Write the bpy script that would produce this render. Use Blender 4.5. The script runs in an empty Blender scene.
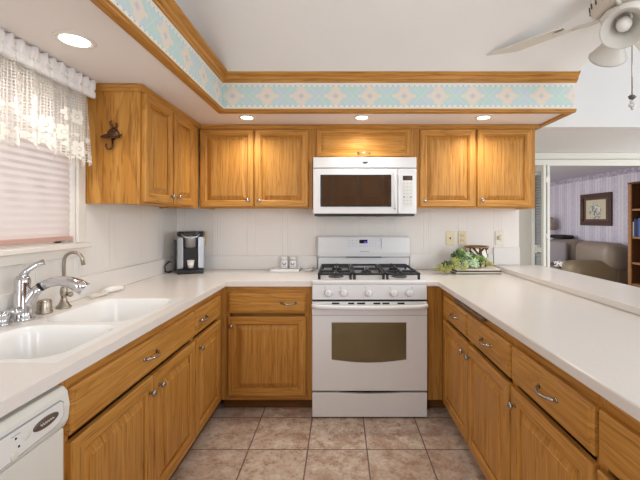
import bpy, bmesh, math, random
from mathutils import Vector, Matrix

random.seed(7)
PI = math.pi
SC = bpy.context.scene
COL = SC.collection

# ------------------------------------------------------------------ camera
cam_d = bpy.data.cameras.new('camera')
cam = bpy.data.objects.new('camera', cam_d)
COL.objects.link(cam)
cam.location = (0, 0, 1.28)
cam.rotation_euler = (PI / 2, 0, 0)
cam_d.sensor_width = 36
cam_d.lens = 365 / 640 * 36
cam_d.shift_x = -20 / 640
cam_d.shift_y = -20 / 640
cam_d.clip_start = 0.02
SC.camera = cam

# ------------------------------------------------------------------ world, lights, exposure
W = bpy.data.worlds.new('world')
SC.world = W
W.use_nodes = True
bg = W.node_tree.nodes['Background']
# daylight sky: bright above, dimmer ground below the horizon
_nt = W.node_tree
_tc = _nt.nodes.new('ShaderNodeTexCoord')
_sp = _nt.nodes.new('ShaderNodeSeparateXYZ')
_mr = _nt.nodes.new('ShaderNodeMapRange')
_cr = _nt.nodes.new('ShaderNodeMix'); _cr.data_type = 'RGBA'
_nt.links.new(_tc.outputs['Generated'], _sp.inputs[0])
_nt.links.new(_sp.outputs[2], _mr.inputs[0])
_mr.inputs[1].default_value = -0.12; _mr.inputs[2].default_value = 0.25
_nt.links.new(_mr.outputs[0], _cr.inputs[0])
_cr.inputs[6].default_value = (0.30, 0.30, 0.30, 1)
_cr.inputs[7].default_value = (0.92, 0.965, 1.0, 1)
_nt.links.new(_cr.outputs[2], bg.inputs[0])
bg.inputs[1].default_value = 0.95

def area_light(name, loc, target, size, size_y, power, color=(1, 1, 1)):
    d = bpy.data.lights.new(name, 'AREA')
    d.shape = 'RECTANGLE'
    d.size, d.size_y = size, size_y
    d.energy = power
    d.color = color
    o = bpy.data.objects.new(name, d)
    COL.objects.link(o)
    o.location = loc
    o.rotation_euler = (Vector(target) - Vector(loc)).to_track_quat('-Z', 'Y').to_euler()
    return o

# added fills behind the camera; daylight: presumed dining window at the right, kitchen window
DAY = (0.90, 0.955, 1.0)
area_light('fill_behind_left', (-1.05, -2.3, 1.5), (0.0, 3, 2.6), 1.0, 1.7, 32, DAY)  # unseen fill pair aimed up at the vault, in place of windows
area_light('fill_behind_right', (2.3, -2.3, 1.5), (0.4, 3, 2.6), 1.4, 1.7, 46, DAY)
area_light('daylight_dining', (4.6, 0.6, 1.7), (0, 1.6, 1.6), 2.0, 1.5, 26, DAY)
area_light('daylight_kitchen_window', (-1.85, 1.35, 2.55), (-1.38, 1.4, 1.75), 1.2, 0.5, 9, (1, 0.98, 0.96))
area_light('fill_hall', (4.7, 3.62, 1.0), (2.4, 3.62, 1.6), 0.8, 1.4, 20, DAY)  # fill added to brighten the hall ceiling, no known source
area_light('fill_den', (1.3, 6.2, 1.4), (4.4, 6.2, 1.1), 2.4, 1.4, 26, (0.96, 0.97, 1))  # fill added to light the den, its window only assumed

SC.view_settings.view_transform = 'Standard'
SC.view_settings.look = 'None'
SC.view_settings.exposure = 0.41
SC.view_settings.gamma = 1
SC.view_settings.use_curve_mapping = False
try:
    SC.cycles.use_denoising = True
    SC.cycles.max_bounces = 10
    SC.cycles.transparent_max_bounces = 16
    SC.cycles.sample_clamp_indirect = 6
except Exception:
    pass

# ------------------------------------------------------------------ materials
def lin(r, g, b):
    f = lambda c: (c / 255 / 12.92) if c / 255 <= 0.04045 else ((c / 255 + 0.055) / 1.055) ** 2.4
    return (f(r), f(g), f(b), 1)

class NT:
    """Small wrapper to write node maths as expressions."""
    def __init__(self, m):
        self.t = m.node_tree
        self.n = self.t.nodes
    def new(self, kind, **kw):
        nd = self.n.new(kind)
        for k, v in kw.items():
            setattr(nd, k, v)
        return nd
    def put(self, sock, v):
        if hasattr(v, 'is_output'):
            self.t.links.new(v, sock)
        else:
            sock.default_value = v
    def m(self, op, a, b=0.0, c=0.0):
        nd = self.new('ShaderNodeMath', operation=op)
        self.put(nd.inputs[0], a); self.put(nd.inputs[1], b); self.put(nd.inputs[2], c)
        return nd.outputs[0]
    def mix(self, f, a, b):
        nd = self.new('ShaderNodeMix', data_type='RGBA')
        self.put(nd.inputs[0], f); self.put(nd.inputs[6], a); self.put(nd.inputs[7], b)
        return nd.outputs[2]
    def obj(self):
        return self.new('ShaderNodeTexCoord').outputs['Object']
    def uv(self):
        return self.new('ShaderNodeTexCoord').outputs['UV']
    def pos(self):
        return self.new('ShaderNodeNewGeometry').outputs['Position']
    def sep(self, v):
        nd = self.new('ShaderNodeSeparateXYZ'); self.put(nd.inputs[0], v)
        return nd.outputs
    def comb(self, x, y, z):
        nd = self.new('ShaderNodeCombineXYZ')
        for i, v in enumerate((x, y, z)):
            self.put(nd.inputs[i], v)
        return nd.outputs[0]
    def scale(self, v, s):
        nd = self.new('ShaderNodeVectorMath', operation='MULTIPLY')
        self.put(nd.inputs[0], v); self.put(nd.inputs[1], s)
        return nd.outputs[0]
    def add(self, v, s):
        nd = self.new('ShaderNodeVectorMath', operation='ADD')
        self.put(nd.inputs[0], v); self.put(nd.inputs[1], s)
        return nd.outputs[0]
    def noise(self, v, s=1.0, d=2.0, r=0.5, dist=0.0):
        nd = self.new('ShaderNodeTexNoise')
        self.put(nd.inputs['Vector'], v)
        nd.inputs['Scale'].default_value = s
        nd.inputs['Detail'].default_value = d
        nd.inputs['Roughness'].default_value = r
        nd.inputs['Distortion'].default_value = dist
        return nd.outputs[0]
    def smooth(self, x, lo, hi):
        nd = self.new('ShaderNodeMapRange', interpolation_type='SMOOTHSTEP')
        self.put(nd.inputs[0], x)
        nd.inputs[1].default_value = lo; nd.inputs[2].default_value = hi
        return nd.outputs[0]
    def bump(self, h, strength=0.3, dist=0.01):
        nd = self.new('ShaderNodeBump')
        nd.inputs['Strength'].default_value = strength
        nd.inputs['Distance'].default_value = dist
        self.put(nd.inputs['Height'], h)
        return nd.outputs[0]

def mat(name, col, rough=0.5, metal=0.0, spec=0.5, **kw):
    m = bpy.data.materials.new(name)
    m.use_nodes = True
    b = m.node_tree.nodes['Principled BSDF']
    b.inputs['Base Color'].default_value = col
    b.inputs['Roughness'].default_value = rough
    b.inputs['Metallic'].default_value = metal
    b.inputs['Specular IOR Level'].default_value = spec
    for k, v in kw.items():
        b.inputs[k].default_value = v
    return m

def finish(m):
    """a faint procedural roughness variation so that no surface is dead flat"""
    t = NT(m)
    b = m.node_tree.nodes['Principled BSDF']
    if not b.inputs['Roughness'].links:
        r = b.inputs['Roughness'].default_value
        n = t.noise(t.obj(), 14.0, 2.0)
        t.put(b.inputs['Roughness'], t.m('MULTIPLY_ADD', n, 0.08, max(r - 0.04, 0.02)))
    return m

def plain(name, rgb, rough=0.5, metal=0.0, spec=0.5, **kw):
    return finish(mat(name, lin(*rgb), rough, metal, spec, **kw))

def oak(name, axis, light, mid, dark):
    m = mat(name, lin(*mid), 0.38, 0, 0.22)
    t = NT(m)
    b = m.node_tree.nodes['Principled BSDF']
    rnd = t.new('ShaderNodeObjectInfo').outputs['Random']
    off = t.comb(t.m('MULTIPLY', rnd, 17.0), t.m('MULTIPLY', rnd, 31.0), t.m('MULTIPLY', rnd, 23.0))
    v = t.add(t.obj(), off)
    sc = {'z': (1, 0.25, 0.055), 'x': (0.055, 0.25, 1), 'y': (1, 0.055, 1)}[axis]
    long_v = t.scale(v, sc)
    big = t.noise(long_v, 9.0, 2.0, 0.5, 0.15)
    rings = t.m('FRACT', t.m('MULTIPLY', big, 15.0))
    saw = t.m('POWER', rings, 2.6)
    edge = t.smooth(rings, 0.93, 1.0)
    saw = t.m('MULTIPLY', saw, t.m('SUBTRACT', 1.0, edge))
    sp = {'z': (1, 0.3, 0.03), 'x': (0.03, 0.3, 1), 'y': (1, 0.03, 1)}[axis]
    pore = t.noise(t.scale(v, sp), 210.0, 2.0, 0.65)
    pore_m = t.smooth(pore, 0.50, 0.70)
    tone = t.noise(t.scale(v, sp), 64.0, 2.0, 0.55)
    c = t.mix(t.smooth(tone, 0.25, 0.75), lin(*mid), lin(*light))
    c = t.mix(t.m('MULTIPLY', saw, 0.36), c, lin(*dark))
    c = t.mix(t.m('MULTIPLY', pore_m, 0.55), c, lin(*dark))
    t.put(b.inputs['Base Color'], c)
    t.put(b.inputs['Normal'], t.bump(pore, 0.12, 0.002))
    return m

OAK_L, OAK_M, OAK_D = (203, 149, 77), (183, 125, 54), (118, 70, 24)
oak_v = oak('oak_upright_grain', 'z', OAK_L, OAK_M, OAK_D)
oak_h = oak('oak_level_grain', 'x', OAK_L, OAK_M, OAK_D)
oak_y = oak('oak_deep_grain', 'y', OAK_L, OAK_M, OAK_D)
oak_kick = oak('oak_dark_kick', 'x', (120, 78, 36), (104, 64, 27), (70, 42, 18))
bookcase_wood = oak('bookcase_walnut', 'z', (112, 72, 46), (92, 56, 35), (58, 33, 20))
shelf_edge_wood = oak('shelf_edge_oak', 'y', (182, 136, 92), (164, 118, 76), (120, 80, 48))

def paneled_wall(name, rgb, axis, rough=0.55):
    m = mat(name, lin(*rgb), rough, 0, 0.3)
    t = NT(m)
    b = m.node_tree.nodes['Principled BSDF']
    s = t.sep(t.pos())
    x = s[axis]
    def groove(off, per):
        f = t.m('FRACT', t.m('MULTIPLY', t.m('ADD', x, 40 + off), 1 / per))
        d = t.m('ABSOLUTE', t.m('SUBTRACT', f, 0.5))
        return t.smooth(d, 0.0, 0.007 / per)
    h = t.m('MINIMUM', groove(0.0, 0.29), groove(0.062, 0.29))
    h = t.m('MINIMUM', h, groove(0.165, 0.58))
    n = t.noise(t.pos(), 5.0, 3.0)
    t.put(b.inputs['Base Color'], t.mix(n, lin(*[c - 3 for c in rgb]), lin(*[min(c + 3, 255) for c in rgb])))
    t.put(b.inputs['Normal'], t.bump(h, 0.45, 0.004))
    return m
wall_panel_x = paneled_wall('painted_panelling_back', (236, 230, 224), 0)
wall_panel_y = paneled_wall('painted_panelling_left', (233, 228, 222), 1)

def plaster(name, rgb, scale, strength, rough=0.8):
    m = mat(name, lin(*rgb), rough, 0, 0.2)
    t = NT(m)
    b = m.node_tree.nodes['Principled BSDF']
    n = t.noise(t.pos(), scale, 4.0, 0.6)
    n2 = t.noise(t.pos(), 2.0, 2.0)
    t.put(b.inputs['Base Color'], t.mix(n2, lin(*[c - 3 for c in rgb]), lin(*[min(c + 2, 255) for c in rgb])))
    t.put(b.inputs['Normal'], t.bump(n, strength, 0.01))
    return m
white_wall = plaster('white_plaster', (224, 223, 222), 60, 0.05)
soffit_paint = plaster('soffit_paint', (238, 232, 228), 40, 0.05)
vault_paint = plaster('vault_paint', (245, 244, 243), 90, 0.10)
popcorn = plaster('popcorn_ceiling', (232, 231, 229), 130, 0.9)
hall_wall_paint = plaster('hall_paint', (206, 201, 190), 40, 0.05)
den_ceiling = plaster('den_ceiling_paint', (205, 204, 212), 90, 0.4)

def tile_floor():
    m = mat('slate_tile_floor', lin(160, 130, 110), 0.42, 0, 0.4)
    t = NT(m)
    b = m.node_tree.nodes['Principled BSDF']
    s = t.sep(t.pos())
    T = 0.33
    u = t.m('MULTIPLY', t.m('ADD', s[0], 33 * T - 0.15), 1 / T)
    v = t.m('MULTIPLY', t.m('ADD', s[1], 33 * T - 2.035), 1 / T)
    fu = t.m('ABSOLUTE', t.m('SUBTRACT', t.m('FRACT', u), 0.5))
    fv = t.m('ABSOLUTE', t.m('SUBTRACT', t.m('FRACT', v), 0.5))
    d = t.m('MAXIMUM', fu, fv)
    grout = t.smooth(d, 0.485, 0.492)
    cell = t.comb(t.m('FLOOR', u), t.m('FLOOR', v), 0.0)
    wn = t.new('ShaderNodeTexWhiteNoise', noise_dimensions='3D')
    t.put(wn.inputs['Vector'], cell)
    off = t.scale(wn.outputs['Color'], (9.0, 9.0, 9.0))
    p = t.add(t.pos(), off)
    n1 = t.noise(p, 5.5, 5.0, 0.62, 0.8)
    n2 = t.noise(p, 15.0, 8.0, 0.78, 0.1)
    n3 = t.noise(p, 60.0, 3.0, 0.6)
    c = t.mix(t.smooth(n1, 0.34, 0.66), lin(186, 158, 138), lin(214, 198, 182))
    c = t.mix(t.m('MULTIPLY', t.smooth(n2, 0.50, 0.63), 0.75), c, lin(158, 118, 90))
    c = t.mix(t.m('MULTIPLY', t.smooth(n2, 0.49, 0.36), 0.7), c, lin(232, 221, 209))
    c = t.mix(t.m('MULTIPLY', t.smooth(n3, 0.55, 0.8), 0.5), c, lin(112, 88, 72))
    c = t.mix(t.m('MULTIPLY', wn.outputs['Value'], 0.15), c, lin(180, 156, 138))
    c = t.mix(grout, c, lin(122, 106, 96))
    t.put(b.inputs['Base Color'], c)
    h = t.m('SUBTRACT', t.m('MULTIPLY', n2, 0.25), grout)
    t.put(b.inputs['Normal'], t.bump(h, 0.35, 0.006))
    return m
tile_mat = tile_floor()

def counter_material():
    m = mat('solid_surface', lin(234, 226, 217), 0.24, 0, 0.5)
    t = NT(m)
    b = m.node_tree.nodes['Principled BSDF']
    n = t.noise(t.pos(), 260.0, 2.0, 0.7)
    n2 = t.noise(t.pos(), 3.0, 2.0)
    c = t.mix(t.smooth(n, 0.35, 0.7), lin(228, 222, 216), lin(234, 229, 225))
    c = t.mix(t.m('MULTIPLY', t.smooth(n, 0.66, 0.78), 0.5), c, lin(200, 186, 172))
    t.put(b.inputs['Base Color'], c)
    t.put(b.inputs['Roughness'], t.m('MULTIPLY_ADD', n2, 0.06, 0.20))
    return m
counter_mat = counter_material()
edge_mat = plain('solid_surface_edge', (226, 206, 182), 0.3)

white_enamel = plain('white_enamel', (228, 227, 228), 0.22)
white_plastic = plain('white_plastic', (226, 224, 218), 0.32)
dw_white = plain('dishwasher_white', (224, 222, 214), 0.35)
sink_white = plain('sink_white', (240, 239, 237), 0.16)
chrome = plain('chrome', (205, 205, 208), 0.10, 1.0)
nickel = plain('brushed_nickel', (176, 166, 152), 0.28, 1.0)
pewter = plain('pewter_handle', (176, 174, 172), 0.24, 1.0)
cast_iron = plain('cast_iron', (30, 30, 33), 0.5)
burner_grey = plain('burner_grey', (70, 70, 74), 0.45)
black_gap = plain('dark_gap', (22, 20, 19), 0.7)
black_plastic = plain('black_plastic', (26, 27, 31), 0.3)
oven_glass = plain('oven_glass', (132, 122, 94), 0.07, 0.7, 0.8)
micro_glass = plain('microwave_glass', (122, 114, 110), 0.06, 0.9, 0.8)
micro_frame = plain('microwave_dark_frame', (44, 40, 40), 0.2)
display_black = plain('display_black', (24, 22, 26), 0.15)
display_brown = plain('display_brown', (60, 38, 28), 0.15)
key_grey = plain('key_print_grey', (168, 168, 174), 0.5)
key_dark = plain('key_print_dark', (70, 70, 74), 0.5)
keypad_ivory = plain('keypad_ivory', (220, 219, 212), 0.4)
badge_brown = plain('badge_brown', (104, 88, 80), 0.3, 0.3)
almond = plain('almond_plate', (226, 210, 168), 0.35)
almond_dark = plain('outlet_slot', (90, 76, 54), 0.6)
ivory_plate = plain('ivory_plate', (230, 222, 204), 0.35)
trim_white = plain('trim_white', (232, 231, 222), 0.4)
casing_white = plain('casing_white', (231, 225, 216), 0.42)
louver_grey = plain('louver_paint', (206, 208, 210), 0.45)
silver = plain('silver_plastic', (188, 192, 198), 0.3, 0.75)
silver_dark = plain('silver_head', (150, 148, 146), 0.3, 0.8)
brass_old = plain('antique_brass', (92, 66, 46), 0.38, 0.7)
ceramic_white = plain('ceramic_white', (236, 233, 230), 0.18)
ceramic_blue = plain('ceramic_blue', (70, 92, 140), 0.2)
page_cream = plain('page_cream', (226, 216, 198), 0.6)
cover_dark = plain('book_cover_dark', (74, 60, 52), 0.5)
cover_cream = plain('book_cover_cream', (228, 214, 194), 0.45)
gold_rim = plain('gold_rim', (150, 112, 70), 0.35, 0.5)
fan_white = plain('fan_white', (222, 217, 208), 0.4)
fan_grey = plain('fan_vent_grey', (96, 92, 88), 0.5)
leather = plain('taupe_leather', (140, 124, 108), 0.42)
leather_low = plain('olive_leather', (128, 110, 82), 0.45)
pillow_grey = plain('pillow_grey', (142, 134, 136), 0.85)
black_cloth = plain('black_cloth', (34, 32, 38), 0.9)
frame_brown = plain('frame_brown', (78, 50, 38), 0.35)
mat_board = plain('mat_board_brown', (96, 70, 50), 0.6)
shade_cloth = plain('lamp_shade_cloth', (176, 160, 136), 0.8)
lamp_base = plain('lamp_base_ceramic', (120, 100, 80), 0.4)

def glass_shade():
    m = mat('frosted_glass', lin(236, 233, 226), 0.35, 0, 0.4)
    b = m.node_tree.nodes['Principled BSDF']
    b.inputs['Transmission Weight'].default_value = 0.25
    return finish(m)
frosted = glass_shade()
bulb_white = plain('bulb_white', (242, 240, 236), 0.35)

def emit(name, rgb, strength):
    m = mat(name, lin(*rgb), 0.4)
    b = m.node_tree.nodes['Principled BSDF']
    b.inputs['Emission Color'].default_value = lin(*rgb)
    b.inputs['Emission Strength'].default_value = strength
    return m
lamp_lens = emit('lit_lamp_lens', (255, 246, 226), 7.0)
clock_blue = emit('display_digits', (70, 50, 190), 0.7)

def border_paper():
    """the southwest wallpaper border on the bulkhead: u, v in metres (UV)"""
    m = mat('wallpaper_border', lin(190, 215, 208), 0.7, 0, 0.2)
    t = NT(m)
    b = m.node_tree.nodes['Principled BSDF']
    s = t.sep(t.uv())
    H = 0.172
    q = 0.0077
    per = 29 * q
    uo = t.m('ADD', s[0], 0.0465)
    uq = t.m('MULTIPLY', t.m('ROUND', t.m('MULTIPLY', uo, 1 / q)), q)
    vq = t.m('MULTIPLY', t.m('ROUND', t.m('MULTIPLY', t.m('SUBTRACT', s[1], H / 2), 1 / q)), q)
    fu = t.m('SUBTRACT', t.m('FRACT', t.m('MULTIPLY', t.m('ADD', uq, per * 20), 1 / per)), 0.5)
    au = t.m('ABSOLUTE', t.m('MULTIPLY', fu, per))
    av = t.m('ABSOLUTE', vq)
    def blk(a_, b_): return t.m('MULTIPLY', t.m('LESS_THAN', au, a_), t.m('LESS_THAN', av, b_))
    motif = t.m('MAXIMUM', t.m('MAXIMUM', blk(0.050, 0.030), blk(0.032, 0.047)), t.m('MAXIMUM', blk(0.074, 0.010), blk(0.017, 0.062)))
    dia = t.m('ADD', t.m('MULTIPLY', au, 1 / 0.062), t.m('MULTIPLY', av, 1 / 0.062))
    core = t.m('LESS_THAN', dia, 0.42)
    core2 = t.m('LESS_THAN', dia, 0.20)
    # ground, slightly mottled teal to grey-blue
    n = t.noise(s[0] if False else t.uv(), 9.0, 2.0)
    c = t.mix(t.smooth(n, 0.4, 0.62), lin(193, 217, 213), lin(200, 213, 220))
    # thin crossing lines halfway between the motifs (smooth u, v)
    fs = t.m('SUBTRACT', t.m('FRACT', t.m('MULTIPLY', t.m('ADD', uo, per * 20.5), 1 / per)), 0.5)
    us = t.m('MULTIPLY', fs, per)
    vs = t.m('SUBTRACT', s[1], H / 2)
    l1 = t.m('LESS_THAN', t.m('ABSOLUTE', t.m('SUBTRACT', us, vs)), 0.0026)
    l2 = t.m('LESS_THAN', t.m('ABSOLUTE', t.m('ADD', us, vs)), 0.0026)
    near = t.m('LESS_THAN', t.m('ABSOLUTE', us), 0.052)
    ln = t.m('MULTIPLY', t.m('MAXIMUM', l1, l2), near)
    c = t.mix(t.m('MULTIPLY', ln, 0.6), c, lin(226, 226, 214))
    c = t.mix(motif, c, lin(228, 217, 202))
    c = t.mix(core, c, lin(208, 214, 210))
    c = t.mix(core2, c, lin(212, 196, 202))
    # cream edge bands with stepped teeth and small dots
    tooth = t.m('ABSOLUTE', t.m('SUBTRACT', t.m('FRACT', t.m('MULTIPLY', s[0], 1 / 0.0352)), 0.5))
    lim = t.m('SUBTRACT', 0.066, t.m('MULTIPLY', t.m('ROUND', t.m('MULTIPLY', tooth, 4.0)), 0.0042))
    avs = t.m('ABSOLUTE', vs)
    band = t.m('GREATER_THAN', avs, lim)
    c = t.mix(band, c, lin(231, 229, 219))
    dot = t.m('MULTIPLY', t.m('LESS_THAN', t.m('ABSOLUTE', t.m('SUBTRACT', avs, 0.0665)), 0.0022), t.m('LESS_THAN', tooth, 0.12))
    c = t.mix(t.m('MULTIPLY', dot, 0.75), c, lin(120, 132, 150))
    t.put(b.inputs['Base Color'], c)
    return m
border_mat = border_paper()

def den_paper():
    m = mat('den_wallpaper', lin(180, 172, 190), 0.8, 0, 0.15)
    t = NT(m)
    b = m.node_tree.nodes['Principled BSDF']
    s = t.sep(t.pos())
    y, z = s[1], s[2]
    P = 0.26
    f = t.m('ABSOLUTE', t.m('SUBTRACT', t.m('FRACT', t.m('MULTIPLY', y, 1 / P)), 0.5))
    f2 = t.m('ABSOLUTE', t.m('SUBTRACT', t.m('FRACT', t.m('MULTIPLY', y, 1 / 0.065)), 0.5))
    stripe = t.smooth(f, 0.22, 0.27)
    thin = t.smooth(f2, 0.33, 0.45)
    fl = t.noise(t.scale(t.pos(), (1, 1, 0.8)), 34.0, 3.0, 0.7)
    c = t.mix(stripe, lin(204, 198, 210), lin(218, 213, 218))
    c = t.mix(t.m('MULTIPLY', thin, 0.5), c, lin(172, 160, 184))
    c = t.mix(t.m('MULTIPLY', t.smooth(fl, 0.5, 0.62), 0.55), c, lin(226, 220, 222))
    band = t.m('GREATER_THAN', z, 1.985)
    zig = t.noise(t.pos(), 24.0, 2.0)
    c = t.mix(band, c, t.mix(t.smooth(zig, 0.4, 0.6), lin(164, 154, 170), lin(196, 188, 198)))
    t.put(b.inputs['Base Color'], c)
    return m
den_paper_mat = den_paper()

def lace_material():
    m = bpy.data.materials.new('lace')
    m.use_nodes = True
    t = NT(m)
    m.node_tree.nodes.remove(m.node_tree.nodes['Principled BSDF'])
    out = m.node_tree.nodes['Material Output']
    s = t.sep(t.uv())
    u, v = s[0], s[1]                     # metres; v = 0 at the top, grows downwards
    gu = t.m('ABSOLUTE', t.m('SUBTRACT', t.m('FRACT', t.m('MULTIPLY', u, 1 / 0.0130)), 0.5))
    gv = t.m('ABSOLUTE', t.m('SUBTRACT', t.m('FRACT', t.m('MULTIPLY', v, 1 / 0.0130)), 0.5))
    hole = t.m('MULTIPLY', t.m('LESS_THAN', gu, 0.31), t.m('LESS_THAN', gv, 0.31))
    vo = t.new('ShaderNodeTexVoronoi', feature='F1', voronoi_dimensions='2D')
    t.put(vo.inputs['Vector'], t.comb(u, v, 0.0))
    vo.inputs['Scale'].default_value = 12.0
    vo.inputs['Randomness'].default_value = 0.6
    dvec = t.new('ShaderNodeVectorMath', operation='SUBTRACT')
    t.put(dvec.inputs[0], t.comb(u, v, 0.0))
    t.put(dvec.inputs[1], vo.outputs['Position'])
    ds = t.sep(dvec.outputs[0])
    ang = t.m('ARCTAN2', ds[1], ds[0])
    pet = t.m('MULTIPLY_ADD', t.m('ABSOLUTE', t.m('COSINE', t.m('MULTIPLY', ang, 3.0))), 0.016, 0.024)
    r = t.m('SQRT', t.m('ADD', t.m('MULTIPLY', ds[0], ds[0]), t.m('MULTIPLY', ds[1], ds[1])))
    flower = t.m('LESS_THAN', r, pet)
    eye = t.m('LESS_THAN', t.m('ABSOLUTE', t.m('SUBTRACT', r, 0.010)), 0.0022)
    wh = t.new('ShaderNodeTexWhiteNoise', noise_dimensions='3D')
    t.put(wh.inputs['Vector'], vo.outputs['Position'])
    keep = t.m('GREATER_THAN', t.m('ADD', v, t.m('MULTIPLY', wh.outputs['Value'], 0.16)), 0.29)
    flower = t.m('MULTIPLY', flower, keep)
    flower = t.m('MULTIPLY', flower, t.m('SUBTRACT', 1.0, eye))
    open_ = t.m('MULTIPLY', hole, t.m('SUBTRACT', 1.0, flower))
    dif = t.new('ShaderNodeBsdfDiffuse'); dif.inputs[0].default_value = lin(232, 228, 220)
    trl = t.new('ShaderNodeBsdfTranslucent'); trl.inputs[0].default_value = lin(240, 232, 218)
    mx = t.new('ShaderNodeMixShader'); mx.inputs[0].default_value = 0.18
    m.node_tree.links.new(dif.outputs[0], mx.inputs[1]); m.node_tree.links.new(trl.outputs[0], mx.inputs[2])
    tr = t.new('ShaderNodeBsdfTransparent')
    mx2 = t.new('ShaderNodeMixShader')
    sheer = t.m('MULTIPLY', t.m('SUBTRACT', 1.0, flower), 0.34)
    t.put(mx2.inputs[0], t.m('MAXIMUM', open_, sheer))
    m.node_tree.links.new(mx.outputs[0], mx2.inputs[1]); m.node_tree.links.new(tr.outputs[0], mx2.inputs[2])
    m.node_tree.links.new(mx2.outputs[0], out.inputs[0])
    return m
lace_mat = lace_material()
header_cloth = plain('valance_header_cloth', (234, 231, 230), 0.85)

def blind_material():
    m = bpy.data.materials.new('pleated_blind')
    m.use_nodes = True
    t = NT(m)
    m.node_tree.nodes.remove(m.node_tree.nodes['Principled BSDF'])
    out = m.node_tree.nodes['Material Output']
    n = t.noise(t.obj(), 80.0, 2.0)
    c = t.mix(n, lin(232, 219, 214), lin(236, 224, 219))
    dif = t.new('ShaderNodeBsdfDiffuse'); t.put(dif.inputs[0], c)
    trl = t.new('ShaderNodeBsdfTranslucent'); t.put(trl.inputs[0], c)
    mx = t.new('ShaderNodeMixShader'); mx.inputs[0].default_value = 0.5
    m.node_tree.links.new(dif.outputs[0], mx.inputs[1]); m.node_tree.links.new(trl.outputs[0], mx.inputs[2])
    m.node_tree.links.new(mx.outputs[0], out.inputs[0])
    return m
blind_mat = blind_material()
blind_rail = plain('blind_rail', (196, 158, 146), 0.5)

def window_glass():
    m = bpy.data.materials.new('window_glass')
    m.use_nodes = True
    t = NT(m)
    m.node_tree.nodes.remove(m.node_tree.nodes['Principled BSDF'])
    out = m.node_tree.nodes['Material Output']
    tr = t.new('ShaderNodeBsdfTransparent')
    gl = t.new('ShaderNodeBsdfGlossy'); gl.inputs['Roughness'].default_value = 0.02
    mx = t.new('ShaderNodeMixShader'); mx.inputs[0].default_value = 0.06
    m.node_tree.links.new(tr.outputs[0], mx.inputs[1]); m.node_tree.links.new(gl.outputs[0], mx.inputs[2])
    m.node_tree.links.new(mx.outputs[0], out.inputs[0])
    return m
pane_mat = window_glass()

def pot_material():
    m = mat('patterned_pot', lin(232, 226, 214), 0.25)
    t = NT(m)
    b = m.node_tree.nodes['Principled BSDF']
    w = t.new('ShaderNodeTexVoronoi', feature='DISTANCE_TO_EDGE')
    t.put(w.inputs['Vector'], t.scale(t.obj(), (1, 1, 0.6)))
    w.inputs['Scale'].default_value = 22.0
    c = t.mix(t.m('LESS_THAN', w.outputs[0], 0.13), lin(232, 226, 214), lin(66, 52, 44))
    t.put(b.inputs['Base Color'], c)
    return m
pot_mat = pot_material()

def leaf_mat(name, a, b_):
    m = mat(name, lin(*a), 0.5)
    t = NT(m)
    b = m.node_tree.nodes['Principled BSDF']
    n = t.noise(t.obj(), 45.0, 2.0)
    t.put(b.inputs['Base Color'], t.mix(t.smooth(n, 0.35, 0.65), lin(*a), lin(*b_)))
    return m
leaf_green = leaf_mat('succulent_green', (104, 138, 70), (150, 172, 98))
leaf_pale = leaf_mat('succulent_pale', (168, 196, 150), (206, 222, 186))
leaf_yellow = leaf_mat('succulent_yellow', (164, 170, 92), (198, 194, 126))
leaf_dark = leaf_mat('succulent_dark', (52, 78, 44), (86, 112, 62))

def throw_material():
    m = mat('patterned_throw', lin(220, 216, 210), 0.9)
    t = NT(m)
    b = m.node_tree.nodes['Principled BSDF']
    n = t.noise(t.obj(), 16.0, 1.0)
    t.put(b.inputs['Base Color'], t.mix(t.smooth(n, 0.47, 0.53), lin(52, 50, 54), lin(222, 218, 212)))
    return m
throw_mat = throw_material()

def print_material():
    """the framed print: a pale sheet with a loose dark flowering branch"""
    m = mat('framed_print_paper', lin(196, 186, 150), 0.6)
    t = NT(m)
    b = m.node_tree.nodes['Principled BSDF']
    s = t.sep(t.obj())
    n = t.noise(t.obj(), 26.0, 3.0, 0.6, 1.0)
    r = t.m('SQRT', t.m('ADD', t.m('POWER', t.m('MULTIPLY', s[1], 1.0), 2.0), t.m('POWER', t.m('ADD', s[2], 0.03), 2.0)))
    mask = t.m('MULTIPLY', t.smooth(n, 0.50, 0.58), t.smooth(r, 0.19, 0.11))
    c = t.mix(mask, lin(206, 198, 170), lin(72, 98, 118))
    c = t.mix(t.m('MULTIPLY', t.smooth(n, 0.46, 0.40), t.smooth(r, 0.16, 0.09)), c, lin(232, 230, 222))
    t.put(b.inputs['Base Color'], c)
    return m
print_mat = print_material()

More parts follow.
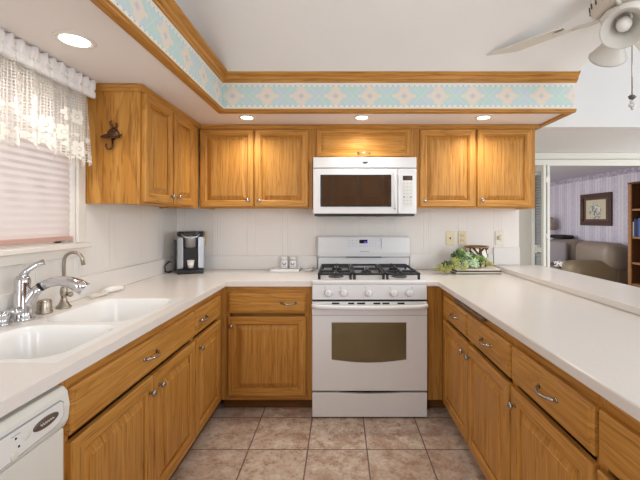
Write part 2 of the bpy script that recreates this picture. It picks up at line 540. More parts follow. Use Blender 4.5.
# ------------------------------------------------------------------ mesh helpers
class MB:
    def __init__(self):
        self.bm = bmesh.new()
        self.uv = None
    def face(self, pts, mi=0, smooth=False):
        vs = [self.bm.verts.new(p) for p in pts]
        f = self.bm.faces.new(vs)
        f.material_index = mi
        f.smooth = smooth
        return f
    def box(self, x0, x1, y0, y1, z0, z1, bev=0.0, seg=2, mi=0):
        vs = [self.bm.verts.new((x, y, z)) for x in (x0, x1) for y in (y0, y1) for z in (z0, z1)]
        idx = [(0, 1, 3, 2), (4, 6, 7, 5), (0, 4, 5, 1), (2, 3, 7, 6), (0, 2, 6, 4), (1, 5, 7, 3)]
        fs = [self.bm.faces.new([vs[i] for i in q]) for q in idx]
        for f in fs:
            f.material_index = mi
        if bev > 0:
            es = list({e for f in fs for e in f.edges})
            r = bmesh.ops.bevel(self.bm, geom=es, offset=bev, segments=seg, affect='EDGES', profile=0.5)
            for f in r['faces']:
                f.smooth = True
                f.material_index = mi
        return self
    def prism(self, pts, axis, a, b, mi=0, smooth=False):
        """polygon pts (two coords) extruded along axis from a to b"""
        def P(p, t):
            if axis == 'y': return (p[0], t, p[1])
            if axis == 'x': return (t, p[0], p[1])
            return (p[0], p[1], t)
        v0 = [self.bm.verts.new(P(p, a)) for p in pts]
        v1 = [self.bm.verts.new(P(p, b)) for p in pts]
        n = len(pts)
        fs = [self.bm.faces.new(v0), self.bm.faces.new(v1[::-1])]
        for i in range(n):
            f = self.bm.faces.new((v0[i], v0[(i + 1) % n], v1[(i + 1) % n], v1[i]))
            f.smooth = smooth
            fs.append(f)
        for f in fs:
            f.material_index = mi
        return self
    def tube(self, path, rad, n=12, caps=True, mi=0, flat=1.0):
        path = [Vector(p) for p in path]
        k = len(path)
        rs = rad if isinstance(rad, (list, tuple)) else [rad] * k
        tang = []
        for i in range(k):
            a = path[max(i - 1, 0)]; b = path[min(i + 1, k - 1)]
            tang.append((b - a).normalized())
        ref = Vector((0, 0, 1)) if abs(tang[0].z) < 0.9 else Vector((1, 0, 0))
        u = tang[0].cross(ref).normalized()
        rings = []
        for i in range(k):
            tg = tang[i]
            u = (u - tg * u.dot(tg)).normalized()
            w = tg.cross(u)
            rings.append([self.bm.verts.new(path[i] + (u * math.cos(2 * PI * j / n) + w * math.sin(2 * PI * j / n) * flat) * rs[i]) for j in range(n)])
        for i in range(k - 1):
            for j in range(n):
                f = self.bm.faces.new((rings[i][j], rings[i][(j + 1) % n], rings[i + 1][(j + 1) % n], rings[i + 1][j]))
                f.smooth = True
                f.material_index = mi
        if caps:
            for r in (rings[0][::-1], rings[-1]):
                f = self.bm.faces.new(r); f.material_index = mi
        return self
    def lathe(self, prof, c=(0, 0, 0), axis=(0, 0, 1), n=24, mi=0, closed=False):
        """prof: list of (radius, height) along axis"""
        ax = Vector(axis).normalized()
        ref = Vector((1, 0, 0)) if abs(ax.x) < 0.9 else Vector((0, 1, 0))
        u = ax.cross(ref).normalized(); w = ax.cross(u)
        c = Vector(c)
        rings = []
        for r, h in prof:
            if r < 1e-6:
                rings.append([self.bm.verts.new(c + ax * h)])
            else:
                rings.append([self.bm.verts.new(c + ax * h + (u * math.cos(2 * PI * j / n) + w * math.sin(2 * PI * j / n)) * r) for j in range(n)])
        pairs = list(zip(rings[:-1], rings[1:]))
        if closed:
            pairs.append((rings[-1], rings[0]))
        for a, b in pairs:
            for j in range(n):
                q = [a[j % len(a)], a[(j + 1) % len(a)], b[(j + 1) % len(b)], b[j % len(b)]]
                q2 = []
                for v in q:
                    if v not in q2: q2.append(v)
                if len(q2) > 2:
                    f = self.bm.faces.new(q2); f.smooth = True; f.material_index = mi
        return self
    def ball(self, c, r, sub=2, sc=(1, 1, 1), mi=0, rot=None):
        M = Matrix.Translation(c)
        if rot: M = M @ rot
        M = M @ Matrix.Diagonal((r * sc[0], r * sc[1], r * sc[2], 1))
        res = bmesh.ops.create_icosphere(self.bm, subdivisions=sub, radius=1, matrix=M)
        for v in res['verts']:
            for f in v.link_faces:
                f.smooth = True; f.material_index = mi
        return self
    def rings(self, x0, x1, z0, z1, prof, y=0.0, cap=True, start_cap=False, mi=0):
        """concentric rectangles in the xz plane; prof = (inset, depth towards -y)"""
        loops = []
        for ins, d in prof:
            loops.append([self.bm.verts.new(p) for p in ((x0 + ins, y - d, z0 + ins), (x1 - ins, y - d, z0 + ins), (x1 - ins, y - d, z1 - ins), (x0 + ins, y - d, z1 - ins))])
        for a, b in zip(loops[:-1], loops[1:]):
            for j in range(4):
                f = self.bm.faces.new((a[j], a[(j + 1) % 4], b[(j + 1) % 4], b[j]))
                f.material_index = mi if j in (1, 3) else (mi + 1 if mi >= 0 else 0)
        if cap:
            f = self.bm.faces.new(loops[-1]); f.material_index = mi
        if start_cap:
            f = self.bm.faces.new(loops[0][::-1]); f.material_index = mi
        return self
    def build(self, name, mats, parent=None, recalc=True, mod=None):
        if recalc:
            bmesh.ops.recalc_face_normals(self.bm, faces=self.bm.faces[:])
        me = bpy.data.meshes.new(name)
        self.bm.to_mesh(me)
        self.bm.free()
        for m in (mats if isinstance(mats, (list, tuple)) else [mats]):
            me.materials.append(m)
        o = bpy.data.objects.new(name, me)
        COL.objects.link(o)
        if parent is not None:
            o.parent = parent
        return o

def bevel_mod(o, w, seg=2, ang=30):
    m = o.modifiers.new('bevel', 'BEVEL')
    m.width = w; m.segments = seg; m.limit_method = 'ANGLE'; m.angle_limit = math.radians(ang)
    return o

def subsurf(o, lv=2):
    m = o.modifiers.new('subsurf', 'SUBSURF')
    m.levels = lv; m.render_levels = lv
    for p in o.data.polygons: p.use_smooth = True
    return o

def thing(name, label, cat, loc=(0, 0, 0), rz=0.0, group=None):
    o = bpy.data.objects.new(name, None)
    COL.objects.link(o)
    o.empty_display_size = 0.05
    o.location = loc
    o.rotation_euler = (0, 0, rz)
    return tag(o, label, cat, group)

def tag(o, label, cat, group=None):
    o['label'] = label
    o['category'] = cat
    if group: o['group'] = group
    return o

def struct(o):
    o['kind'] = 'structure'
    return o

def arc(cx, cz, r, a0, a1, n):
    return [(cx + r * math.cos(math.radians(a0 + (a1 - a0) * i / n)), cz + r * math.sin(math.radians(a0 + (a1 - a0) * i / n))) for i in range(n + 1)]

# ------------------------------------------------------------------ key dimensions
XL, YB = -1.344, 3.01          # left wall, back wall
CZ, CT = 0.876, 0.034          # counter height, thickness
SOF, SOF_TOP = 1.993, 2.22     # bulkhead underside and crown top
FASC_Y, FASC_X = 2.377, -0.766 # bulkhead faces
END_X = 1.525                  # right end of bulkhead

# ------------------------------------------------------------------ the setting
b = MB(); b.box(-1.6, 5.0, -1.8, 8.5, -0.05, 0.0); struct(b.build('floor', tile_mat))
# back wall, left wall with the window opening
b = MB(); b.box(XL - 0.12, 1.476, YB, YB + 0.12, 0, 3.7); struct(b.build('wall_back', wall_panel_x))
WY0, WY1, WZ0, WZ1 = 0.62, 1.848, 1.165, 1.93
b = MB()
b.box(XL - 0.12, XL, -0.7, WY0, 0, 3.7); b.box(XL - 0.12, XL, WY1, YB, 0, 3.7)
b.box(XL - 0.12, XL, WY0, WY1, 0, WZ0); b.box(XL - 0.12, XL, WY0, WY1, WZ1, 3.7)
struct(b.build('wall_left', wall_panel_y))
# wall above the hall (right of the bulkhead) and the low textured hall ceiling
b = MB(); b.box(1.477, 4.9, YB, YB + 0.12, 2.047, 3.7); struct(b.build('wall_dining', white_wall))
b = MB(); b.box(1.477, 4.9, YB + 0.121, 4.179, 2.047, 2.12); struct(b.build('ceiling_hall', popcorn))
# wall of the den with its wide opening
OX0, OX1, OZ = 2.19, 3.95, 1.898
b = MB()
b.box(1.0, OX0, 4.18, 4.29, 0, 2.2); b.box(OX1, 4.9, 4.18, 4.29, 0, 2.2); b.box(OX0, OX1, 4.18, 4.29, OZ + 0.06, 2.2)
struct(b.build('wall_hall', hall_wall_paint))
b = MB()
b.box(OX0 - 0.05, OX1 + 0.05, 4.155, 4.18, OZ + 0.075, 2.046, 0.004)
b.box(OX0 - 0.05, OX1 + 0.05, 4.14, 4.18, OZ, OZ + 0.07, 0.005)
b.box(OX0 - 0.005, OX0 + 0.03, 4.15, 4.29, 0, OZ, 0.004); b.box(OX1 - 0.03, OX1 + 0.005, 4.15, 4.29, 0, OZ, 0.004)
struct(b.build('trim_1', trim_white))
# the den
b = MB(); b.box(4.4, 4.5, 4.291, 8.3, 0, 2.07); struct(b.build('wall_right', den_paper_mat))
b = MB(); b.box(1.0, 4.4, 8.2, 8.3, 0, 2.07); struct(b.build('wall_far', den_paper_mat))
b = MB(); b.box(1.0, 4.5, 4.291, 8.3, 2.071, 2.15); struct(b.build('ceiling_den', den_ceiling))
# vaulted ceiling over the kitchen, high ceiling over the dining side
b = MB()
sl = 0.33
b.prism([(FASC_Y + 0.12, SOF_TOP - 0.02), (FASC_Y - 0.03, SOF_TOP + 0.004), (-1.8, SOF_TOP + sl * (FASC_Y + 1.77)), (-1.8, 3.85), (FASC_Y + 0.12, 3.85)], 'x', FASC_X - 0.1, END_X)
struct(b.build('ceiling', vault_paint))
b = MB(); b.box(END_X, 4.9, -1.8, YB + 0.12, 3.7, 3.85); struct(b.build('ceiling_dining', vault_paint))
b = MB(); b.box(FASC_X - 0.22, FASC_X - 0.101, -1.8, 2.3, SOF_TOP + 0.01, 3.85); struct(b.build('wall_upper', white_wall))
# unseen wall with panelled oak doors, added for the microwave glass to reflect
b = MB(); b.box(-0.75, 1.45, -2.12, -2.0, 0, 2.9); struct(b.build('wall_behind', white_wall))
t = bpy.data.objects.new('reflected_doors', None); COL.objects.link(t); t.location = (0.35, -1.999, 0); t.rotation_euler = (0, 0, PI); struct(t)
for x0 in (-1.0, -0.495, 0.010, 0.515):
    b = MB(); b.box(x0, x0 + 0.485, -0.02, 0.0, 0.02, 2.75)
    for za, zb in ((0.12, 0.85), (0.95, 1.6), (1.7, 2.15), (2.25, 2.68)):
        b.box(x0 + 0.07, x0 + 0.415, -0.055, -0.020, za, zb, 0.020, 2)
    b.build('door_panel', oak_v, t)
# bulkhead: L-shaped box with wallpaper border, bottom wood trim and crown
b = MB()
b.box(XL, FASC_X, -0.7, FASC_Y, SOF, SOF_TOP - 0.01); b.box(XL, END_X, FASC_Y, YB, SOF, SOF_TOP - 0.01)
struct(b.build('ceiling_soffit', soffit_paint))

def border_strip(p0, p1, z0, z1, nrm):
    bm = bmesh.new()
    uv = bm.loops.layers.uv.new('UVMap')
    p0, p1, nrm = Vector(p0), Vector(p1), Vector(nrm)
    L = (p1 - p0).length
    vs = [bm.verts.new((p.x + nrm.x * 0.002, p.y + nrm.y * 0.002, z)) for p, z in ((p0, z0), (p1, z0), (p1, z1), (p0, z1))]
    f = bm.faces.new(vs)
    u0 = p0.x if abs(nrm.y) > 0 else p0.y
    for lp, (u, v) in zip(f.loops, ((0, 0), (L, 0), (L, z1 - z0), (0, z1 - z0))):
        lp[uv].uv = (u, v)
    f.normal_update()
    if f.normal.dot(nrm) < 0: f.normal_flip()
    back = [bm.verts.new((p.x + nrm.x * 0.0005, p.y + nrm.y * 0.0005, z)) for p, z in ((p0, z0), (p1, z0), (p1, z1), (p0, z1))]
    bm.faces.new(back[::-1])
    for i in range(4):
        bm.faces.new((vs[i], back[i], back[(i + 1) % 4], vs[(i + 1) % 4]))
    me = bpy.data.meshes.new('border'); bm.to_mesh(me); bm.free()
    me.materials.append(border_mat)
    o = bpy.data.objects.new('trim_2', me); COL.objects.link(o)
    return struct(o)
bo = 0.19 - 0.114 - 0.2280 * 4
border_strip((bo, FASC_Y, 0), (END_X, FASC_Y, 0), SOF + 0.012, SOF + 0.186, (0, -1, 0)) if False else None
# start of the pattern chosen so that a motif centre sits where the photo has it
border_strip((FASC_X + 0.002, FASC_Y, 0), (END_X, FASC_Y, 0), SOF + 0.008, SOF + 0.18, (0, -1, 0))
border_strip((FASC_X, -0.7, 0), (FASC_X, FASC_Y - 0.002, 0), SOF + 0.008, SOF + 0.18, (1, 0, 0))
border_strip((END_X, FASC_Y, 0), (END_X, YB - 0.002, 0), SOF + 0.008, SOF + 0.18, (1, 0, 0))

def corner_sweep(prof, mats):
    """profile (out, z) swept along the bulkhead edge: left fascia, inner corner, back fascia, right end return"""
    bm = bmesh.new()
    rows = []
    for out, z in prof:
        rows.append([bm.verts.new(p) for p in (
            (FASC_X + out, -0.7, z), (FASC_X + out, FASC_Y - out, z), (END_X + 0.012, FASC_Y - out, z))])
    n = len(rows)
    for i in range(n):
        a, c = rows[i], rows[(i + 1) % n]
        for j in range(2):
            f = bm.faces.new((a[j], a[j + 1], c[j + 1], c[j]))
            f.material_index = 1 if j == 0 else 0
    bm.faces.new([r[0] for r in rows][::-1]); bm.faces.new([r[2] for r in rows])
    bmesh.ops.recalc_face_normals(bm, faces=bm.faces[:])
    me = bpy.data.meshes.new('trim'); bm.to_mesh(me); bm.free()
    for m in mats: me.materials.append(m)
    o = bpy.data.objects.new('trim_3', me); COL.objects.link(o)
    return struct(o)
# crown moulding: stepped profile leaning outwards to its top
corner_sweep([(0.0, SOF + 0.180), (0.012, SOF + 0.180), (0.014, SOF + 0.190), (0.024, SOF + 0.197), (0.027, SOF + 0.212), (0.036, SOF + 0.218), (0.046, SOF + 0.232), (0.046, SOF + 0.243), (0.0, SOF + 0.243)], [oak_h, oak_y])
# bottom trim: flat strip wrapping the lower edge
b = MB()
b.box(FASC_X - 0.035, FASC_X + 0.010, -0.7, FASC_Y - 0.010, SOF - 0.012, SOF - 0.0005, 0.003, 1)
b.box(FASC_X + 0.0025, FASC_X + 0.010, -0.7, FASC_Y - 0.010, SOF - 0.0005, SOF + 0.009)
struct(b.build('trim_4', oak_y))
b = MB()
b.box(FASC_X - 0.035, END_X + 0.010, FASC_Y - 0.010, FASC_Y + 0.035, SOF - 0.012, SOF - 0.0005, 0.003, 1)
b.box(FASC_X + 0.010, END_X + 0.010, FASC_Y - 0.010, FASC_Y - 0.0025, SOF - 0.0005, SOF + 0.009)
struct(b.build('trim_4', oak_h))
b = MB()
b.box(END_X - 0.035, END_X + 0.010, FASC_Y + 0.036, YB - 0.001, SOF - 0.012, SOF - 0.0005, 0.003, 1)
struct(b.build('trim_4', oak_y))

# ------------------------------------------------------------------ window
w = bpy.data.objects.new('window_1', None); COL.objects.link(w); w.location = (XL, 1.2, WZ0); struct(w)
def wl(bm, name, m): o = bm.build(name, m); o.parent = w; o.location = (-XL, -1.2, -WZ0); return o
b = MB()
for y0, y1, z0, z1 in ((WY0, WY1, WZ1 - 0.04, WZ1), (WY0, WY1, WZ0, WZ0 + 0.04), (WY0, WY0 + 0.04, WZ0, WZ1), (WY1 - 0.04, WY1, WZ0, WZ1)):
    b.box(XL - 0.11, XL - 0.07, y0, y1, z0, z1)
wl(b, 'window_frame', casing_white)
b = MB(); b.box(XL - 0.094, XL - 0.088, WY0 + 0.02, WY1 - 0.02, WZ0 + 0.02, WZ1 - 0.02); wl(b, 'pane', pane_mat)
b = MB()
b.box(XL + 0.001, XL + 0.016, WY1 + 0.004, WY1 + 0.060, WZ0, SOF - 0.014, 0.004)
b.box(XL + 0.001, XL + 0.012, WY1 + 0.022, WY1 + 0.046, WZ0, SOF - 0.014, 0.002)
wl(b, 'window_casing', casing_white)
b = MB(); b.box(XL - 0.09, XL + 0.048, WY0 - 0.06, 1.915, WZ0 - 0.026, WZ0 - 0.001, 0.005); b.box(XL + 0.001, XL + 0.02, WY0 - 0.06, 1.905, WZ0 - 0.07, WZ0 - 0.027, 0.003)
wl(b, 'window_sill', casing_white)

# pleated blind
t = thing('pleated_blind', 'pink-tinged pleated blind lowered over the kitchen window behind the lace', 'blind', (XL - 0.019, 1.2, WZ0))
b = MB()
n = 44
z0, z1 = 0.035, WZ1 - WZ0 - 0.03
for i in range(n):
    za, zb = z0 + (z1 - z0) * i / n, z0 + (z1 - z0) * (i + 1) / n
    xa, xb = (0.003, -0.003) if i % 2 == 0 else (-0.003, 0.003)
    b.face([(xa, WY0 - 1.2 + 0.01, za), (xa, WY1 - 1.2 - 0.008, za), (xb, WY1 - 1.2 - 0.008, zb), (xb, WY0 - 1.2 + 0.01, zb)])
b.build('pleats', blind_mat, t, recalc=False)
b = MB(); b.box(-0.016, 0.016, WY0 - 1.2 + 0.008, WY1 - 1.2 - 0.006, 0.012, 0.034, 0.004); b.build('bottom_rail', blind_rail, t)
b = MB(); b.box(-0.02, 0.02, WY0 - 1.2 + 0.008, WY1 - 1.2 - 0.006, WZ1 - WZ0 - 0.03, WZ1 - WZ0 - 0.002, 0.003); b.build('head_rail', trim_white, t)

# lace valance
t = thing('lace_valance', 'cream lace valance with flowers hanging across the kitchen window top', 'curtain', (XL, 1.2, 1.58))
def valance_panel():
    bm = bmesh.new(); uv = bm.loops.layers.uv.new('UVMap')
    Y0, Y1 = 0.55, 1.868
    NU, NV = 260, 22
    L = Y1 - Y0
    vert = {}
    for i in range(NU + 1):
        s = i / NU
        y = Y0 + L * s
        ret = 0.0
        if s > 0.962:                                  # the return towards the wall
            k = (s - 0.962) / 0.038
            ret = k
        ph = s * L
        scal = 0.030 * abs(math.sin(PI * ph / 0.092)) + 0.012 * math.sin(ph * 61) + 0.015 * math.sin(ph * 17 + 1)
        drop = 0.392 + scal + 0.03 * max(0, (s - 0.9) / 0.1) - 0.045 * (1 - s)
        for j in range(NV + 1):
            v = j / NV
            z = 1.975 - v * drop
            amp = 0.004 + 0.017 * v
            x = XL + 0.082 + amp * math.sin(ph * 2 * PI / 0.085 + 0.8 * math.sin(ph * 9)) + 0.004 * v * math.sin(ph * 2 * PI / 0.037)
            x = x - ret * 0.055 * (0.9 - 0.3 * v)
            vert[i, j] = (bm.verts.new((x - XL, y - 1.2 + ret * 0.004, z - 1.58)), ph * 1.35, v * drop)
    for i in range(NU):
        for j in range(NV):
            q = [vert[i, j], vert[i + 1, j], vert[i + 1, j + 1], vert[i, j + 1]]
            f = bm.faces.new([a[0] for a in q]); f.smooth = True
            for lp, a in zip(f.loops, q): lp[uv].uv = (a[1], a[2])
    me = bpy.data.meshes.new('lace_panel'); bm.to_mesh(me); bm.free(); me.materials.append(lace_mat)
    o = bpy.data.objects.new('lace_panel', me); COL.objects.link(o); o.parent = t
valance_panel()
b = MB()                                             # gathered header: rod pocket and ruffle above it
N = 300
prof = [(0.010, -0.054), (0.013, -0.044), (0.013, -0.026), (0.006, -0.016), (0.013, -0.006), (0.011, 0.012), (0.013, 0.033), (-0.003, 0.033), (-0.008, -0.006), (-0.010, -0.030), (-0.004, -0.054)]
rows = []
for i in range(N + 1):
    s = i / N; y = 0.55 + 1.322 * s
    wv = math.copysign(abs(math.sin(s * 1.32 * 2 * PI / 0.052 + 0.9 * math.sin(s * 40))) ** 0.6, math.sin(s * 1.32 * 2 * PI / 0.052 + 0.9 * math.sin(s * 40)))
    row = []
    for k, (o_, z_) in enumerate(prof):
        up = 1.0 if z_ > 0.005 else 0.25
        row.append(b.bm.verts.new((0.078 + o_ + (0.006 if up > 0.5 else 0.008) * wv * up + 0.0018 * math.sin(s * 1.32 * 2 * PI / 0.017), y - 1.2, 1.955 + z_ - 1.58 + (0.005 * wv if z_ > 0.02 else 0))))
    rows.append(row)
for a, c in zip(rows[:-1], rows[1:]):
    for k in range(len(prof)):
        f = b.bm.faces.new((a[k], a[(k + 1) % len(prof)], c[(k + 1) % len(prof)], c[k])); f.smooth = True
b.bm.faces.new(rows[0]); b.bm.faces.new(rows[-1][::-1])
b.build('header', header_cloth, t)
b = MB(); b.tube([(0.076, -0.66, 0.362), (0.076, 0.66, 0.362), (0.06, 0.668, 0.362), (0.003, 0.668, 0.362)], 0.005, 8); b.build('curtain_rod', trim_white, t)

# ------------------------------------------------------------------ cabinets
def knob(parent, x, y, z):
    b = MB()
    b.lathe([(0.0, 0.027), (0.008, 0.0265), (0.0135, 0.023), (0.0145, 0.018), (0.011, 0.014), (0.0055, 0.011), (0.005, 0.004), (0.008, 0.0), (0, 0)], (x, y, z), (0, -1, 0), 16)
    o = b.build('knob', pewter, parent); o['label'] = 'pewter knob'
    return o

def pull(parent, x, y, z, half=0.048):
    b = MB()
    pts = []
    for i in range(13):
        a = i / 12
        px = x - half + 2 * half * a
        d = 0.028 * math.sin(PI * min(max(a, 0.0), 1.0)) ** 0.6
        pts.append((px, y - d, z - 0.004 * math.sin(PI * a)))
    b.tube(pts, [0.0052 if 1 < i < 11 else 0.0062 for i in range(13)], 10)
    for s in (-1, 1):
        b.lathe([(0.0, 0.004), (0.006, 0.0035), (0.009, 0.0), (0, 0)], (x + s * half, y, z), (0, -1, 0), 12)
    o = b.build('pull_handle', pewter, parent); o['label'] = 'pewter bow handle'
    return o

DT = 0.024
def door(parent, x0, x1, z0, z1, stile=0.056, y=0.0):
    """raised-panel door; front face at y - DT"""
    b = MB()
    b.rings(x0, x1, z0, z1, [(0.0, 0.0), (0.0, DT - 0.006), (0.003, DT - 0.002), (0.009, DT), (stile - 0.010, DT), (stile - 0.007, DT - 0.004), (stile, DT - 0.008), (stile, DT - 0.016)], y, cap=True, start_cap=True)
    d = b.build('door', [oak_v, oak_h], parent)
    b = MB()
    i = stile + 0.001
    pr = [(0.0, DT - 0.016), (0.003, DT - 0.0145), (0.028, DT - 0.004), (0.030, DT - 0.0005), (0.034, DT)]
    b.rings(x0 + i, x1 - i, z0 + i, z1 - i, pr, y, cap=True, start_cap=True, mi=0)
    b.build('raised_panel', [oak_v, oak_v], d)
    return d

def flap(parent, x0, x1, z0, z1, stile=0.034):
    b = MB()
    b.rings(x0, x1, z0, z1, [(0.0, 0.0), (0.0, DT - 0.006), (0.003, DT - 0.002), (0.009, DT), (stile - 0.010, DT), (stile - 0.004, DT - 0.005), (stile, DT - 0.009)], 0, cap=True, start_cap=True)
    d = b.build('flap_door', [oak_v, oak_h], parent)
    b = MB()
    i = stile + 0.001
    b.rings(x0 + i, x1 - i, z0 + i, z1 - i, [(0.0, DT - 0.010), (0.001, DT - 0.0085), (0.020, DT - 0.002), (0.022, DT)], 0, cap=True, start_cap=True)
    b.build('raised_panel', [oak_h, oak_h], d)
    return d

def drawer(parent, x0, x1, z0, z1):
    b = MB()
    b.rings(x0, x1, z0, z1, [(0.0, 0.0), (0.0, DT - 0.010), (0.004, DT - 0.006), (0.010, DT - 0.004), (0.013, DT)], 0, cap=True, start_cap=True)
    return b.build('drawer', [oak_h, oak_h], parent)

def frame_strips(b, w, z0, z1, xs, zs, t=0.018):
    """face frame: stiles at the x ranges, rails at the z ranges; y from 0 to t"""
    for x0, x1 in xs: b.box(x0, x1, 0.0, t, z0, z1, mi=0)
    for (x0, x1, za, zb) in zs: b.box(x0, x1, 0.0005, t, za, zb, mi=1)

BZ0, BZ1 = 0.08, CZ - CT - 0.001
DR0, DR1, DO0, DO1 = 0.661, 0.795, 0.112, 0.640

def base_carcass(root, w, depth, kick_in=0.055):
    b = MB()
    b.box(0.001, 0.017, 0.019, depth, BZ0, BZ1); b.box(w - 0.017, w - 0.001, 0.019, depth, BZ0, BZ1)
    b.box(0.017, w - 0.017, 0.019, depth, BZ0, BZ0 + 0.016); b.box(0.017, w - 0.017, depth - 0.01, depth, BZ0 + 0.016, BZ1)
    b.build('carcass', oak_v, root)
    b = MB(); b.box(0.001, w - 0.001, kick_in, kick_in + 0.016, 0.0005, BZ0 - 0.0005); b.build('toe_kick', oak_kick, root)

def base_unit(label, loc, rz, w, depth, cols, group='oak base cabinets'):
    """cols: list of dicts x0,x1 with drawer / door contents"""
    r = thing('base_cabinet', label, 'cabinet', loc, rz, group)
    base_carcass(r, w, depth)
    b = MB()
    edges = [0.0]
    xs = []
    for i, c in enumerate(cols):
        xs.append((edges[-1], c['x0'] + 0.012)); edges.append(c['x1'] - 0.012)
    xs.append((edges[-1], w))
    zs = []; mids = []
    for (a0, a1), (b0, b1) in zip(xs[:-1], xs[1:]):
        zs += [(a1, b0, DR1 - 0.012, BZ1), (a1, b0, BZ0, DO0 + 0.012)]; mids.append((a1, b0))
    frame_strips(b, w, BZ0, BZ1, xs, zs)
    for x0, x1 in mids: b.box(x0, x1, 0.045, 0.06, DO1 - 0.03, DR0 + 0.03, mi=1)   # drawer divider set back behind the fronts
    b.build('face_frame', [oak_v, oak_h], r)
    for c in cols:
        if c.get('drawer', True):
            d = drawer(r, c['x0'], c['x1'], DR0, DR1)
            if c.get('pull') is not None: pull(d, c['pull'], -DT, (DR0 + DR1) / 2 + 0.004)
        for (x0, x1, kx) in c['doors']:
            d = door(r, x0, x1, DO0, DO1)
            knob(d, kx, -DT, 0.582)
    return r

R90 = PI / 2
FXL, FXR, FYB = -0.791, 0.681, 2.436
# left run (local x = world Y)
base_unit('oak base cabinet with two doors and one long drawer front below the sink', (FXL, 1.010, 0), R90, 0.934, 0.54,
          [dict(x0=0.038, x1=0.930, pull=0.470, doors=[(0.038, 0.497, 0.462), (0.504, 0.930, 0.540)])])
base_unit('narrow oak base cabinet in the left corner, one drawer over one door', (FXL, 1.945, 0), R90, 0.490, 0.54,
          [dict(x0=0.010, x1=0.408, pull=0.095, doors=[(0.010, 0.408, 0.048)])])
# back left (local x = world X)
base_unit('oak base cabinet left of the white range, drawer over wide door', (-0.7905, FYB, 0), 0, 0.6025, 0.545,
          [dict(x0=0.0465, x1=0.5665, pull=0.4495, doors=[(0.0465, 0.5665, 0.0725)])])
# right run (local x = -Y)
base_unit('oak peninsula cabinet nearest the range with two drawers over two doors', (FXR, 2.43, 0), -R90, 1.012, 0.54,
          [dict(x0=0.098, x1=0.530, pull=0.345, doors=[(0.098, 0.530, 0.495)]), dict(x0=0.544, x1=1.003, pull=0.795, doors=[(0.544, 1.003, 0.580)])])
base_unit('oak peninsula cabinet in the middle, one drawer over a single door', (FXR, 1.417, 0), -R90, 0.468, 0.54,
          [dict(x0=0.008, x1=0.462, pull=0.26, doors=[(0.008, 0.462, 0.046)])])
base_unit('oak peninsula cabinet nearest the camera at the right picture edge', (FXR, 0.948, 0), -R90, 0.80, 0.54,
          [dict(x0=0.010, x1=0.79, pull=0.40, doors=[(0.010, 0.396, 0.355), (0.404, 0.79, 0.445)])])
# corner filler beside the range
t = thing('corner_filler_panel', 'plain oak filler panel in the corner right of the range', 'panel', (0.569, 2.436, 0))
b = MB(); b.box(0.0, 0.111, 0.0, 0.018, BZ0, BZ1); b.build('panel', oak_v, t)
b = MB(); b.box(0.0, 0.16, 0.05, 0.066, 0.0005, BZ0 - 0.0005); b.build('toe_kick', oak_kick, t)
# pull-out cutting board slotted above the drawers
t = thing('cutting_board', 'dark wooden pull-out cutting board under the right counter edge', 'cutting board', (FXR - 0.001, 1.89, 0.822))
b = MB(); b.box(-0.024, 0.0, -0.21, 0.21, -0.011, 0.013, 0.006, 3); b.build('board_edge', plain('board_dark_wood', (112, 84, 62), 0.4), t)
b = MB(); b.tube([(-0.026, -0.205, 0.004), (-0.026, 0.205, 0.004)], 0.004, 8); b.build('finger_rail', plain('board_rail', (142, 122, 104), 0.3, 0.6), t)

# upper cabinets
UZ0 = 1.366
CR = 0.034                                           # crown strip height
def upper(label, loc, rz, w, depth, stiles, doors_, z0=UZ0, door_z=(1.377, 1.954), name='wall_cabinet', flap_=None):
    r = thing(name, label, 'cabinet', loc, rz, 'oak wall cabinets')
    ztop = SOF - 0.001
    b = MB()
    b.box(0.0, 0.016, 0.019, depth, z0, ztop); b.box(w - 0.016, w, 0.019, depth, z0, ztop)
    b.box(0.016, w - 0.016, 0.019, depth, z0 + 0.012, z0 + 0.026); b.box(0.016, w - 0.016, 0.019, depth, ztop - 0.016, ztop)
    b.box(0.016, w - 0.016, depth - 0.008, depth, z0 + 0.026, ztop - 0.016)
    b.build('carcass', oak_v, r)
    b = MB()
    zs = [(a1, b0, z0, door_z[0] + 0.016) for (_, a1), (b0, _) in zip(stiles[:-1], stiles[1:])] + [(a1, b0, door_z[1] - 0.012, ztop) for (_, a1), (b0, _) in zip(stiles[:-1], stiles[1:])]
    frame_strips(b, w, z0, ztop, stiles, zs)
    b.build('face_frame', [oak_v, oak_h], r)
    for (x0, x1, kx) in doors_:
        d = door(r, x0, x1, door_z[0], door_z[1], 0.052)
        knob(d, kx, -DT, 1.425)
    if flap_:
        d = flap(r, flap_[0], flap_[1], door_z[0], door_z[1])
        pull(d, flap_[2], -DT, door_z[0] + 0.026, 0.043)
    return r

UY = 2.734                                            # face plane of the back uppers
s = (340 - 197.0) * UY / 365
ux = lambda px, Y=2.71: (px - 340) * Y / 365
# left upper: local x = world Y - 1.925, face at X = -1.049
upper('oak wall cabinet beside the window with two narrow doors', (-1.055, 1.925, 0), R90, 0.80, 0.287,
      [(0.0, 0.028), (0.325, 0.365), (0.655, 0.80)], [(0.016, 0.334, 0.304), (0.354, 0.664, 0.388)])
upper('oak wall cabinet over the counter left of the microwave, two doors', (-1.047, UY, 0), 0, 0.840, 0.27,
      [(0.0, 0.012), (0.398, 0.416), (0.802, 0.840)], [(0.004, 0.404, 0.364), (0.411, 0.811, 0.452)])
upper('short oak wall cabinet above the microwave with one flap door', (-0.206, UY, 0), 0, 0.770, 0.27,
      [(0.0, 0.042), (0.718, 0.770)], [], z0=1.740, door_z=(1.752, 1.958), flap_=(0.030, 0.729, 0.383))
upper('oak wall cabinet right of the microwave with two doors', (0.565, UY, 0), 0, 0.896, 0.27,
      [(0.0, 0.045), (0.438, 0.470), (0.85, 0.896)], [(0.031, 0.440, 0.064), (0.457, 0.862, 0.490)])
